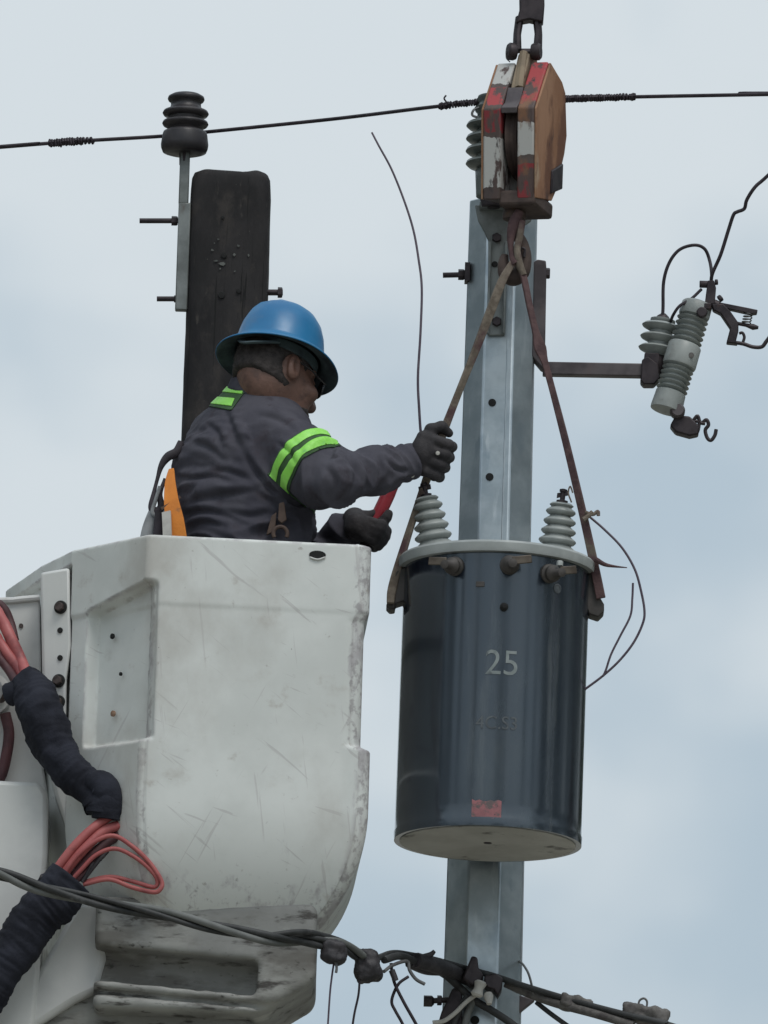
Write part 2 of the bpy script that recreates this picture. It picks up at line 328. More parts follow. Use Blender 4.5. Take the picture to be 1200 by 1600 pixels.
# signed-distance modelling: smooth unions meshed with surface nets
def snets(f, lo, hi, h):
    lo = np.asarray(lo, float); n = np.ceil((np.asarray(hi) - lo) / h).astype(int) + 1
    ax = [lo[i] + h * np.arange(n[i]) for i in range(3)]
    X, Y, Z = np.meshgrid(*ax, indexing='ij'); G = f(X, Y, Z); S = G < 0
    offs = [(i, j, k) for i in (0, 1) for j in (0, 1) for k in (0, 1)]
    def sub(arr, o): return arr[o[0]:n[0] - 1 + o[0], o[1]:n[1] - 1 + o[1], o[2]:n[2] - 1 + o[2]]
    c = sum(sub(S, o).astype(np.int8) for o in offs); act = (c > 0) & (c < 8)
    ai = np.argwhere(act); idx = -np.ones(act.shape, int); idx[act] = np.arange(len(ai))
    val = {o: G[ai[:, 0] + o[0], ai[:, 1] + o[1], ai[:, 2] + o[2]] for o in offs}
    acc = np.zeros((len(ai), 3)); cnt = np.zeros(len(ai))
    for a in offs:
        for d in range(3):
            if a[d]: continue
            b = list(a); b[d] = 1; b = tuple(b); va, vb = val[a], val[b]; mk = (va < 0) != (vb < 0)
            t = np.where(mk, va / np.where(mk, va - vb, 1), 0)
            p = np.array(a, float)[None, :] + t[:, None] * (np.array(b) - np.array(a))[None, :]
            acc += p * mk[:, None]; cnt += mk
    V = lo + (ai + acc / cnt[:, None]) * h; F = []
    for d in range(3):
        e1, e2 = (d + 1) % 3, (d + 2) % 3
        s0 = [slice(None)] * 3; s1 = [slice(None)] * 3; s0[d] = slice(0, -1); s1[d] = slice(1, None)
        E = np.argwhere(S[tuple(s0)] != S[tuple(s1)])
        E = E[(E[:, e1] > 0) & (E[:, e2] > 0) & (E[:, e1] < n[e1] - 1) & (E[:, e2] < n[e2] - 1)]
        ins = S[E[:, 0], E[:, 1], E[:, 2]]
        def cell(a, b):
            q = E.copy(); q[:, e1] -= a; q[:, e2] -= b; return idx[q[:, 0], q[:, 1], q[:, 2]]
        Q = np.stack([cell(1, 1), cell(0, 1), cell(0, 0), cell(1, 0)], 1)
        Q[~ins] = Q[~ins][:, ::-1]; F.append(Q)
    F = np.concatenate(F); F = F[(F >= 0).all(1)]
    return V, F
def smin(a, b, k):
    h = np.clip(.5 + .5 * (b - a) / k, 0, 1); return b + (a - b) * h - k * h * (1 - h)
def smax(a, b, k): return -smin(-a, -b, k)
def cone(X, Y, Z, a, b, ra, rb):
    ba = np.asarray(b) - np.asarray(a); L = np.dot(ba, ba)
    t = np.clip(((X - a[0]) * ba[0] + (Y - a[1]) * ba[1] + (Z - a[2]) * ba[2]) / L, 0, 1)
    return np.sqrt((X - a[0] - t * ba[0]) ** 2 + (Y - a[1] - t * ba[1]) ** 2 + (Z - a[2] - t * ba[2]) ** 2) - (ra + (rb - ra) * t)
def chain(X, Y, Z, pts, rs, k=.01):
    d = None
    for i in range(len(pts) - 1):
        e = cone(X, Y, Z, pts[i], pts[i + 1], rs[i], rs[i + 1]); d = e if d is None else smin(d, e, k)
    return d
def local(X, Y, Z, c, ax):
    x, y, z = X - c[0], Y - c[1], Z - c[2]
    return [x * a[0] + y * a[1] + z * a[2] for a in ax]
def ell(X, Y, Z, c, ax, r):
    p, q, s = local(X, Y, Z, c, ax)
    k0 = np.sqrt((p / r[0]) ** 2 + (q / r[1]) ** 2 + (s / r[2]) ** 2); k1 = np.sqrt((p / r[0] ** 2) ** 2 + (q / r[1] ** 2) ** 2 + (s / r[2] ** 2) ** 2) + 1e-6
    return k0 * (k0 - 1) / k1
def rbox(X, Y, Z, c, ax, hb, rr):
    q = [np.abs(v) - (h - rr) for v, h in zip(local(X, Y, Z, c, ax), hb)]
    return np.sqrt(sum(np.maximum(v, 0) ** 2 for v in q)) + np.minimum(np.maximum(np.maximum(q[0], q[1]), q[2]), 0) - rr
def vnormals(V, F):
    nn = np.zeros_like(V); a, b, c, d = (V[F[:, i]] for i in range(4)); fn = np.cross(c - a, d - b)
    for i in range(4): np.add.at(nn, F[:, i], fn)
    return nn / (np.linalg.norm(nn, axis=1, keepdims=True) + 1e-9)
def relax(V, F, it=2, w=.5):
    for _ in range(it):
        s = np.zeros_like(V); c = np.zeros(len(V))
        for i in range(4):
            j = F[:, (i + 1) % 4]; np.add.at(s, F[:, i], V[j]); np.add.at(c, F[:, i], 1)
            np.add.at(s, j, V[F[:, i]]); np.add.at(c, j, 1)
        V = V * (1 - w) + w * s / c[:, None]
    return V
X3 = [A(1, 0, 0), A(0, 1, 0), A(0, 0, 1)]
ID = 0.00158                                        # metres per photograph pixel around the transformer

# ================================================================== SETTING
gb = MB(); s = 2500
gb.add([(-s, -s, 0), (s, -s, 0), (s, s, 0), (-s, s, 0)], [(0, 1, 2, 3)])
tag(gb.build('ground', 'ground', smooth=0, org=(0, 0, 0)), 'bare dusty verge below the poles', None, None, 'structure')

# trees added by the street and behind the camera, out of frame; they give the tank and hat something dark to mirror
mat('foliage', (.030, .048, .020), (.060, .085, .032), .9, rough=.8)
wr = random.Random(3); ng = np.random.default_rng(5); wv, wf = [], []; nb_ = 0
spots = []
for side in (-1, 1):
    for k in range(12): spots.append((side * (10.8 - .15 * k + wr.uniform(-.8, .8)), 20 + k * 3.7 + wr.uniform(-.8, .8), 15.5 + .16 * k + wr.uniform(-1.2, 1.2), wr.uniform(2.5, 3.2)))
spots += [(4.0, -16, 18.0, 2.2), (7.2, -15, 19.0, 2.4), (10.5, -14, 17.5, 2.2), (-13.5, -9, 17.5, 1.7), (-25, -4, 18, 2.6), (-29, 3, 19, 2.8), (27, -6, 18, 2.2), (33, 0, 19, 2.8)]
for cx, cy, ht, rr in spots:
    ncl, npl = 80, 110                                  # leaf clumps and leaves in each
    d = ng.normal(size=(ncl, 3)); d = d / np.linalg.norm(d, axis=1, keepdims=True) * ng.random((ncl, 1)) ** .4
    cl = A(cx, cy, ht * .58) + d * A(rr * .85, rr * .85, ht * .38)
    c = (cl[:, None, :] + ng.normal(size=(ncl, npl, 3)) * A(.42, .42, .36)).reshape(-1, 3); m_ = len(c)
    u = ng.normal(size=(m_, 3)); u /= np.linalg.norm(u, axis=1, keepdims=True); v = np.cross(u, ng.normal(size=(m_, 3))); v /= np.linalg.norm(v, axis=1, keepdims=True)
    q = ng.uniform(.07, .13, (m_, 1))
    wv.append(np.stack([c - u * q, c + v * q * .5 + u * q * .1, c + u * q, c - v * q * .5 + u * q * .1], 1).reshape(-1, 3)); wf.append(np.arange(m_ * 4).reshape(-1, 4) + nb_); nb_ += m_ * 4
    tr_ = [A(cx + r0 * math.cos(j * 1.047), cy + r0 * math.sin(j * 1.047), z) for z, r0 in ((0, .24), (ht * .7, .08)) for j in range(6)]
    wv.append(np.array(tr_)); wf.append(np.array([(j, (j + 1) % 6, 6 + (j + 1) % 6, 6 + j) for j in range(6)]) + nb_); nb_ += 12
wv = np.concatenate(wv); wf = np.concatenate(wf)
tag(link('reflection_trees', wv, wf, 'foliage', None, smooth=0, org=(0, 30, 0)), 'unseen green trees added for dark reflections in the tank', None, None, 'stuff')

# ------------------------------------------------------------------ old dark pole
YW = 25.45
wt = P(361, 272, YW); wx = P(361, 300, YW)[0]
pole_w = empty('utility_pole', (wx, YW, 0), 'old dark tarred pole with flat weathered face and rounded top, behind the worker', 'utility pole', 'utility poles')
vs, fs = [], []
zt = wt[2] - .012
lev = [(0, 1.30), (3, 1.18), (5, 1.09), (zt - 1.2, 1.05), (zt - .6, 1.02)] + [(zt - .6 + .03 * k, 1.02 - .001 * k) for k in range(1, 19)]
lev += [(zt - .045, 1.0), (zt - .02, .985), (zt - .006, .93), (zt, .82), (zt + .003, .5)]
nn = 64
for (z, sc) in lev:
    for k in range(nn):
        t = 2 * math.pi * (k + .5) / nn; e = .30
        x = .1025 * sc * math.copysign(abs(math.cos(t)) ** e, math.cos(t)); y = .10 * sc * math.copysign(abs(math.sin(t)) ** e, math.sin(t))
        j = 1 + .012 * noise.noise(Vector((x * 22, y * 22, z * 7))) + .008 * noise.noise(Vector((x * 70, y * 70, z * 18)))
        zz = z + (.005 * noise.noise(Vector((x * 30, y * 30, 3))) if z > zt - .03 else 0)
        vs.append((wx + x * j, YW + y * j, zz))
m = len(lev)
fs = [(i * nn + k, i * nn + (k + 1) % nn, (i + 1) * nn + (k + 1) % nn, (i + 1) * nn + k) for i in range(m - 1) for k in range(nn)] + [list(range((m - 1) * nn, m * nn))]
link('shaft', vs, fs, 'tarred_pole', pole_w, smooth=50, org=(wx, YW, 5))
yf = YW - .1035
for (px, py, r) in ((350, 399, 5), (346, 461, 6), (373, 455, 4), (348, 340, 3)):
    MB().lathe([(r * ID, 0), (r * ID * .9, .002), (r * ID * .5, .0025)], P(px, py, yf), (0, -1, 0), 14).build('bolt_hole', 'black_hole', pole_w)
ch = MB()
for (px, py, w, h) in ((341, 374, 4, 3), (332, 391, 4, 3), (338, 408, 7, 3), (347, 412, 8, 5), (372, 384, 5, 3), (366, 398, 3, 4), (388, 399, 3, 4), (367, 424, 3, 2), (335, 380, 2, 2), (344, 420, 2, 2)):
    c = P(px, py, yf); k = [c + A(math.cos(t) * w * ID * rnd.uniform(.3, .9), 0, math.sin(t) * h * ID * rnd.uniform(.3, .9)) for t in [i * 1.047 for i in range(6)]]
    ch.prism(k, (0, -.0012, 0))
tag(ch.build('chipped_patch', 'pale_chip', pole_w), kind='stuff')
# bracket on its left side
yb = YW - .075
strip = MB()
a, b = P(290, 236, yb), P(279, 486, yb)
ux = A(1, 0, 0)
for (p0, p1, w) in ((P(289, 236, yb), P(287, 320, yb), 8), (P(287, 318, yb), P(285, 486, yb), 10)):
    c = (p0 + p1) / 2; strip.box(c, A(w * ID, 0, 0), A(0, .012, 0), A(0, 0, (p0[2] - p1[2]) / 2))
strip.build('pin_bracket', 'bracket_grey', pole_w, bevel=.003)
for (px0, px1, py, r) in ((218, 282, 345, 4.2), (245, 280, 467, 4.2), (404, 442, 457, 5)):
    b = MB(); p0, p1 = P(px0, py, YW - .055), P(px1, py, YW - .055); b.tube([p0, p1], r * ID, 10)
    if px0 == 218: b.hexa(P(268, py, YW - .055), (1, 0, 0), 8 * ID, .016); 
    elif px0 == 245: b.hexa(P(272, py, YW - .055), (1, 0, 0), 6 * ID, .01)
    else: b.hexa(P(434, py, YW - .055), (1, 0, 0), 9 * ID, .012)
    b.build('through_bolt', 'steel_dark', pole_w)

def pin_insulator(px, py_bot, Y, rs, label, m, sheds, htot, tilt=(0, 0, 1)):
    o = P(px, py_bot, Y); e = empty('pin_insulator', o, label, 'insulator', 'pin insulators')
    MB().lathe(sheds, o, tilt, 40).build('porcelain_body', m, e, smooth=60)
    MB().lathe([(.012, -.03), (.014, .02), (.010, htot * .5)], o, tilt, 14).build('steel_pin', 'steel_dark', e)
    return e
sh = [(.044, 0), (.056, .004), (.060, .014), (.061, .024), (.0575, .05), (.0555, .056), (.042, .0635), (.044, .069), (.0565, .0735), (.0595, .0785), (.057, .084),
      (.043, .0885), (.0435, .096), (.056, .1005), (.0595, .106), (.0565, .112), (.042, .116), (.0385, .128), (.039, .136), (.045, .139), (.0475, .144), (.046, .150), (.036, .156), (.020, .159), (.004, .1595)]
pin_insulator(288, 240, YW - .075, 1, 'dark brown ribbed porcelain insulator on the pin of the old dark pole', 'porcelain_brown', sh, .1)

# ------------------------------------------------------------------ new steel pole
YS = 25.0
sx0 = P(785, 400, YS)[0]; zs_top = P(785, 319, YS)[2]
pole_s = empty('utility_pole', (sx0, YS, 0), 'new galvanised octagonal steel pole with bolt holes, behind the transformer', 'utility pole', 'utility poles')
def pole_r(z): return .0845 + (zs_top - z) * .0058
b = MB(); vs = []
for z in (-.3, zs_top - 3, zs_top):
    for k in range(8):
        t = math.pi / 4 * k + R(22.5 - 3); r = pole_r(z) / math.cos(math.pi / 8) ; vs.append((sx0 + r * math.cos(t), YS + r * math.sin(t), z))
b.add(vs, [(i * 8 + k, i * 8 + (k + 1) % 8, (i + 1) * 8 + (k + 1) % 8, (i + 1) * 8 + k) for i in range(2) for k in range(8)] + [list(range(16, 24)), list(range(7, -1, -1))])
b.build('shaft', 'galvanised', pole_s, smooth=20, org=(sx0, YS, 6), bevel=.004)
fy = lambda py: YS - pole_r(P(780, py, YS)[2]) - .001
for (px, py, r) in ((769, 629, 6.3), (765, 745, 6.3), (742, 1594, 7)):
    MB().lathe([(r * ID, 0), (r * ID * .95, .002), (r * ID * .5, .0025)], P(px, py, fy(py)), (-.05, -1, 0), 18).build('bolt_hole', 'black_hole', pole_s)
sm = MB(); sm.tube([P(793, 530, fy(530) + .002), P(784, 850, fy(850) + .002)], .003, 8); sm.build('weld_seam', 'galvanised', pole_s)
# pole-top bracket: cup flaring into a channel strip
yk = fy(400) - .012
o2 = []
for (px, py) in ((742, 320), (747, 345), (757, 363), (763, 376), (762, 524), (789, 524), (792, 376), (806, 362), (830, 345), (836, 320)): o2.append(P(px, py, yk))
tb = MB(); tb.prism(o2, A(0, .010, 0)).build('top_bracket', 'bracket_grey', pole_s, bevel=.003)
ribs = MB()
for (q0, q1) in (((764, 378), (764, 522)), ((790, 378), (788, 522))):
    p0, p1 = P(*q0, yk - .007), P(*q1, yk - .007); ribs.box((p0 + p1) / 2, A(.003, 0, 0), A(0, .007, 0), A(0, 0, (p0[2] - p1[2]) / 2))
ribs.build('bracket_flange', 'bracket_grey', pole_s, bevel=.002)
lp = MB(); p0, p1 = P(749, 324, yk - .004), P(832, 324, yk - .004)
lp.box((p0 + p1) / 2, (p1 - p0) / 2, A(0, .03, 0), A(0, 0, .008)).build('bracket_shelf', 'bracket_grey', pole_s, bevel=.003)
MB().lathe([(5 * ID, 0), (5 * ID, .002), (.003, .0025)], P(773, 413, yk - .001), (0, -1, 0), 16).build('bolt_hole', 'black_hole', pole_s)
for (px, py) in ((776, 372), (776, 503)): MB().hexa(P(px, py, yk), (0, -1, 0), 8 * ID, .010).build('bracket_bolt', 'steel_dark', pole_s)
b = MB(); b.tube([P(692, 430, YS - .03), P(734, 429, YS - .03)], 4.3 * ID, 10); b.hexa(P(716, 429, YS - .03), (1, 0, 0), 9 * ID, .016)
b.box(P(730, 427, YS - .03), A(4 * ID, 0, 0), A(0, .02, 0), A(0, 0, 15 * ID)); b.build('through_bolt', 'steel_dark', pole_s)
sh2 = [(.030, -.07), (.042, -.066), (.044, -.03), (.046, .0), (.040, .006), (.063, .011), (.0705, .018), (.068, .024), (.045, .031), (.045, .040), (.064, .0445), (.0715, .051), (.068, .058), (.045, .064),
       (.045, .072), (.064, .0765), (.0715, .083), (.068, .09), (.045, .096), (.045, .106), (.064, .1105), (.0715, .117), (.068, .124), (.046, .130), (.044, .150), (.050, .156), (.052, .164), (.042, .170), (.040, .18), (.046, .186), (.044, .194), (.02, .199)]
pin_insulator(771, 268, yk - .03, 1, 'grey-green ribbed porcelain insulator atop the steel pole, behind the crane block', 'porcelain_green', sh2, .1)
b = MB(); b.tube([P(771, 272, yk - .03), P(771, 325, yk - .03)], .016, 12); b.lathe([(.03, 0), (.034, .02), (.03, .03)], P(771, 324, yk - .03), (0, 0, 1), 16)
b.build('insulator_stud', 'steel_dark', pole_s)

# ------------------------------------------------------------------ overhead conductor
cp = [(-5000, 640, YW + 1.2), (-1500, 352, YW + .3), (-60, 234, YW - .01), (0, 230, YW - .01), (115, 221, YW - .01), (250, 213, YW - .01), (330, 205.5, YW - .02), (520, 186, YW - .15), (660, 169, yk + .02), (742, 160, yk - .0), (800, 155, yk - .02), (880, 154.5, yk - .05), (985, 151.5, yk - .1), (1200, 147.5, yk - .2), (1300, 146, yk - .25), (3000, 150, yk - 1.2), (6000, 190, yk - 2.8)]
path = cr([P(*q) for q in cp], 10)
cond = empty('overhead_conductor', path[0], 'dark bare power line crossing the whole sky behind both insulators', 'power line')
mb = MB(); mb.tube(path, 3.2 * ID, 8); mb.build('conductor', 'wire_dark', cond)
def wrap(parent, x0, x1, turns, rr, wr, m='wire_dark', name='tie_wrap', end=None):
    seg = [p for p in path[20:-20] if P(x0, 0, p[1])[0] <= p[0] <= P(x1, 0, p[1])[0]]
    a0 = [np.interp(x0, [c[0] for c in cp], [c[i] for c in cp]) for i in (1, 2)]; a1 = [np.interp(x1, [c[0] for c in cp], [c[i] for c in cp]) for i in (1, 2)]
    seg = [P(x0, *a0)] + seg + [P(x1, *a1)]; L = len(seg)
    fr = frames(seg); hel = []
    n = turns * 8
    for k in range(n + 1):
        t = k / n * (L - 1); i = min(int(t), L - 2); f = t - i
        p = fr[i][0] * (1 - f) + fr[i + 1][0] * f; th = k / 8 * 2 * math.pi; r2 = rr * rnd.uniform(.8, 1.25)
        hel.append(p + fr[i][1] * math.cos(th) * r2 + fr[i][2] * math.sin(th) * r2)
    if end is not None: hel += end
    q = MB(); q.tube(hel, wr, 6); return q.build(name, m, parent)
wrap(cond, 82, 146, 19, 4.6 * ID, 2.3 * ID); wrap(cond, 690, 756, 17, 4.2 * ID, 2.0 * ID)
wrap(cond, 878, 992, 36, 4.0 * ID, 2.3 * ID)
for pts in ([P(702, 166, yk), P(698, 160, yk), P(694, 154, yk), P(697, 149, yk)], [P(92, 222, YW), P(94, 227, YW), P(96, 230, YW)], [P(130, 219, YW), P(128, 224, YW), P(126, 227, YW)]):
    q = MB(); q.tube(cr(pts, 5), 1.5 * ID, 6); q.build('wire_end', 'wire_dark', cond)
q = MB(); q.tube(cr([P(748, 168, yk - .06), P(740, 172, yk - .07), P(738, 180, yk - .07), P(748, 184, yk - .07)], 5), 2 * ID, 6); q.build('wire_end', 'wire_grey', cond)

# ------------------------------------------------------------------ fuse cutout, arrester and their bracket
YC = YS - .02
cb = empty('cutout_bracket', P(845, 500, YC), 'rusty steel arm bracket bolted to the right side of the steel pole', 'bracket')
vs = [P(x, y, YC - .025) for x, y in ((834, 409), (840, 405), (853, 407), (854, 420), (852, 540), (852, 562), (862, 578), (846, 574), (831, 556))]
MB().prism(vs, A(0, .05, 0)).build('mounting_plate', 'steel_bracket', cb, bevel=.003)
b = MB(); b.hexa(P(852, 427, YC), (1, 0, 0), 9 * ID, .012); b.build('bolt', 'steel_dark', cb)
b = MB(); p0, p1 = P(848, 577, YC), P(1012, 580, YC); d = nrm(p1 - p0); u = nrm(np.cross(d, [0, 1, 0]))
b.box((p0 + p1) / 2, (p1 - p0) / 2, A(0, .016, 0), u * 10.5 * ID).build('arm', 'steel_bracket', cb, bevel=.003)
vs = [P(x, y, YC - .03) for x, y in ((1003, 562), (1012, 556), (1028, 568), (1032, 590), (1022, 600), (1006, 600), (1001, 594))]
MB().prism(vs, A(0, .05, 0)).build('arm_clamp', 'steel_dark', cb, bevel=.003)

ctop, cbot = P(1090, 474, YC - .03), P(1040, 642, YC - .05)
cax = nrm(ctop - cbot); CL = np.linalg.norm(ctop - cbot)
cut = empty('fuse_cutout', cbot, 'tilted pale grey ribbed porcelain fuse holder on the steel bracket arm', 'fuse cutout')
def pr(lst): return [(r * ID, z * CL) for r, z in lst]
prof = [(22, 0), (25, .004), (25.5, .03), (24, .165), (20, .172)]
def ribs_(z0, z1, n, rin, rout):
    out = []; st = (z1 - z0) / n
    for i in range(n):
        z = z0 + i * st; out += [(rin, z + .12 * st), (rout - 2, z + .42 * st), (rout, z + .56 * st), (rout - 3, z + .72 * st), (rin, z + .9 * st)]
    return out
prof += ribs_(.172, .40, 5, 18.5, 25.5) + [(21, .405), (26, .412), (27, .43), (26.5, .60), (25, .612), (21, .618)] + ribs_(.618, .865, 5, 18.5, 25.5) + [(20, .87), (24, .875), (25, .895), (24.5, .985), (22, 1.0), (10, 1.004)]
MB().lathe(pr(prof), cbot, cax, 36).build('porcelain_body', 'porcelain_grey', cut, smooth=50)
MB().lathe([(4.5 * ID, 0), (4.5 * ID, .002), (.002, .003)], P(1079, 562, YC - .03) + A(.0, -.046, 0), (.2, -1, 0), 14).build('plug', 'connector_grey', cut)
b = MB(); b.box(P(1102, 481, YC - .045), A(9 * ID, 0, 0), A(0, .02, 0), A(0, 0, 5 * ID)); b.lathe([(8 * ID, 0), (9 * ID, .01), (8 * ID, .02)], P(1097, 487, YC - .085), (0, 1, 0), 16)
b.build('top_cap', 'steel_dark', cut, bevel=.002)
# upper contact
yc = YC - .04
b = MB(); b.tube(cr([P(1098, 484, yc), P(1112, 474, yc), P(1124, 478, yc)], 5), .011, 10)
b.prism([P(x, y, yc - .012) for x, y in ((1101, 476), (1104, 452), (1106, 438), (1116, 438), (1119, 450), (1117, 474))], A(0, .024, 0))
b.lathe([(6 * ID, 0), (6 * ID, .03)], P(1093, 444, yc), (1, 0, 0), 10); b.hexa(P(1117, 441, yc), (1, 0, .1), 5 * ID, .008); b.hexa(P(1123, 468, yc), (.6, 0, .5), 6 * ID, .01)
b.build('terminal_clamp', 'steel_dark', cut, bevel=.0015)
b = MB(); b.prism([P(x, y, yc - .014) for x, y in ((1112, 474), (1130, 474), (1140, 484), (1154, 504), (1154, 516), (1150, 532), (1153, 537), (1135, 535), (1141, 512), (1126, 490), (1114, 484))], A(0, .028, 0))
b.build('contact_arm', 'steel_dark', cut, bevel=.003)
b = MB(); b.prism([P(x, y, yc - .012) for x, y in ((1124, 472), (1165, 480), (1184, 484), (1183, 489), (1174, 490), (1124, 479))], A(0, .024, 0)); b.build('upper_contact', 'steel_dark', cut, bevel=.0015)
b = MB(); b.tube([P(1150, 505, yc), P(1166, 508, yc), P(1177, 511, yc), P(1185, 512, yc)], [3 * ID, 3 * ID, 5 * ID, 2.5 * ID], 10); b.build('lower_contact', 'steel_dark', cut)
b = MB(); hel = []
for k in range(41):
    t = k / 40; c = P(1170 - 4 * t, 488 + 17 * t, yc); th = t * 2 * math.pi * 4; hel.append(c + A(math.cos(th) * 7 * ID, math.sin(th) * 7 * ID, 0))
b.tube(hel, 1.1 * ID, 6); b.build('spring', 'wire_grey', cut)
b = MB(); b.tube(cr([P(1136, 534, yc), P(1160, 537, yc), P(1176, 542, yc), P(1190, 542, yc), P(1197, 534, yc), P(1203, 526, yc)], 5), 3.2 * ID, 8); b.build('loadbreak_hook', 'steel_dark', cut)
b = MB(); b.tube(cr([P(1155, 521, yc), P(1160, 520, yc), P(1163, 527, yc), P(1160, 537, yc)], 5), 2.4 * ID, 8); b.build('guide_loop', 'steel_dark', cut)
# lower hinge
b = MB(); b.lathe([(9 * ID, 0), (12 * ID, .008), (12 * ID, .03), (7 * ID, .04)], P(1059, 640, yc - .04), (0, 1, 0), 20); b.build('hinge_cap', 'steel_bracket', cut)
b = MB(); b.prism([P(x, y, yc - .02) for x, y in ((1056, 648), (1078, 650), (1092, 664), (1092, 678), (1078, 681), (1056, 675), (1047, 664))], A(0, .04, 0)); b.build('hinge_block', 'steel_dark', cut, bevel=.004)
b = MB(); b.tube(cr([P(1085, 658, yc), P(1092, 660, yc), P(1091, 672, yc), P(1086, 680, yc), P(1080, 676, yc)], 5), 2.6 * ID, 8)
b.tube(cr([P(1084, 656, yc), P(1090, 650, yc), P(1094, 660, yc), P(1102, 662, yc)], 5), 3.0 * ID, 8); b.build('hinge_bracket', 'steel_dark', cut)
b = MB(); b.tube(cr([P(1098, 660, yc), P(1104, 656, yc), P(1107, 664, yc), P(1102, 672, yc), P(1105, 684, yc), P(1111, 688, yc), P(1117, 680, yc), P(1119, 671, yc)], 5), 3.0 * ID, 8); b.build('lower_hook', 'steel_dark', cut)

arr = empty('surge_arrester', P(1032, 590, YC + .05), 'stubby grey ribbed arrester tucked behind the fuse holder on the arm', 'surge arrester')
abot = P(1022, 585, YC + .02); aax = nrm(P(1036, 500, YC + .02) - abot); AL = np.linalg.norm(P(1036, 500, YC + .02) - abot)
pf = [(13, 0), (15, .04), (16, .3)] + ribs_(.34, .96, 3, 18, 32) + [(20, .965), (20, 1.0), (8, 1.04)]
MB().lathe([(r * ID, z * AL) for r, z in pf], abot, aax, 32).build('ribbed_body', 'porcelain_grey', arr, smooth=50)
b = MB(); b.lathe([(20 * ID, -.005), (22 * ID, .01), (20 * ID, .04), (16 * ID, .05)], abot, aax, 20); b.box(P(1018, 575, YC), A(12 * ID, 0, 0), A(0, .02, 0), A(0, 0, 22 * ID)); b.build('base_clamp', 'steel_dark', arr, bevel=.003)
b = MB(); b.lathe([(12 * ID, 0), (10 * ID, .012), (4 * ID, .02)], P(1035, 502, YC + .01), aax, 14); b.build('top_terminal', 'steel_dark', arr)
b = MB(); b.tube(cr([P(1035, 500, YC), P(1036, 480, YC), P(1037, 440, YC), P(1046, 410, YC), P(1062, 390, YC), P(1085, 383, YC), P(1101, 389, YC), P(1109, 408, YC), P(1112, 430, YC - .03), P(1110, 446, YC - .04)], 6), 2.7 * ID, 8)
single('jumper_wire', b, 'wire_dark', 'thin dark wire looping from the arrester up to the fuse holder terminal', 'wire')
b = MB(); b.tube(cr([P(1048, 502, YC), P(1052, 492, YC - .05), P(1062, 478, YC - .06), P(1080, 467, YC - .05), P(1096, 452, YC - .04)], 6), 2.6 * ID, 8)
single('jumper_wire', b, 'wire_dark', 'short dark wire running behind the top of the fuse holder', 'wire')
b = MB(); b.tube(cr([P(1111, 446, YC - .04), P(1113, 428, YC - .05), P(1126, 398, YC - .06), P(1138, 360, YC - .07), P(1146, 336, YC - .08), P(1152, 331, YC - .08), P(1163, 326, YC - .08), P(1167, 312, YC - .09), P(1180, 292, YC - .1), P(1200, 274, YC - .1), P(1260, 215, YC - .12), P(1300, 150, YC - .15), P(1330, 20, YC - .3), P(1345, -200, YC - .4)], 5), 2.9 * ID, 8)
single('drop_wire', b, 'wire_dark', 'kinked dark lead rising from the fuse holder to the right edge of sky', 'wire')

# ================================================================== TRANSFORMER
YT = 24.63
tbot = P(762, 1318, YT); tR = .2290
ttop = P(776.5, 888, YT); tax = nrm(ttop - tbot); TH = np.linalg.norm(ttop - tbot)
tr = empty('transformer', tbot, 'dark grey cylindrical pole transformer numbered 25 hanging from the sling', 'transformer')
tx = nrm(np.cross([0, 1.0, 0], tax)); ty = np.cross(tax, tx)
def tp(deg, z, r): return tbot + tax * z + (tx * math.sin(R(deg)) - ty * math.cos(R(deg))) * r
MB().lathe([(tR - .012, .0), (tR + .001, .0), (tR + .002, .02), (tR, .024)] + [(tR, TH * k / 12) for k in range(1, 13)] + [(tR - .02, TH)], tbot, tax, 96).build('tank', 'tank_paint', tr, smooth=40, org=tbot)
MB().lathe([(tR - .0125, -.004), (tR - .0125, .012), (.05, .0135), (.001, .0135)], tbot + tax * .002, tax, 64).build('bottom_plate', 'tank_bottom', tr, smooth=30)
b = MB(); b.hexa(tbot + tax * .008 - ty * .02, -tax, .011, .012); b.build('drain_plug', 'steel_dark', tr)
MB().lathe([(tR - .01, TH - .012), (tR + .013, TH - .010), (tR + .0145, TH - .004), (tR + .0145, TH + .012), (tR + .010, TH + .018), (tR - .02, TH + .022), (.12, TH + .038), (.04, TH + .044), (.001, TH + .045)], tbot, tax, 96).build('lid', 'lid_paint', tr, smooth=35)
def bush(px0, py0, px1, py1, label):
    p0 = P(px0, py0, YT - .01); p1 = P(px1, py1, YT - .02); ax = nrm(p1 - p0); L = np.linalg.norm(p1 - p0)
    pf = [(30, -.12), (31, .0)]
    for i in range(5):
        z = .015 + i * .185; w = 31.5 - i * 2.0
        pf += [(w - 8, z), (w - 3, z + .025), (w, z + .065), (w - .5, z + .095), (w - 4, z + .125), (w - 8, z + .16)]
    pf += [(19, .955), (16, .99), (6, 1.0)]
    o = MB().lathe([(r * ID, z * L) for r, z in pf], p0, ax, 32).build('bushing', 'porcelain_grey', tr, smooth=60)
    b = MB(); b.lathe([(9 * ID, 0), (9 * ID, .008), (4 * ID, .01), (4 * ID, .028), (6 * ID, .03), (6 * ID, .036), (2 * ID, .038)], p1 - ax * .002, ax, 12)
    b.box(p1 + ax * .022, nrm(A(1, -.3, .2)) * 10 * ID, A(0, .004, 0), ax * 3.5 * ID); b.build('terminal', 'steel_dark', o)
bush(681, 862, 666, 776, ''); bush(868, 868, 878, 786, '')
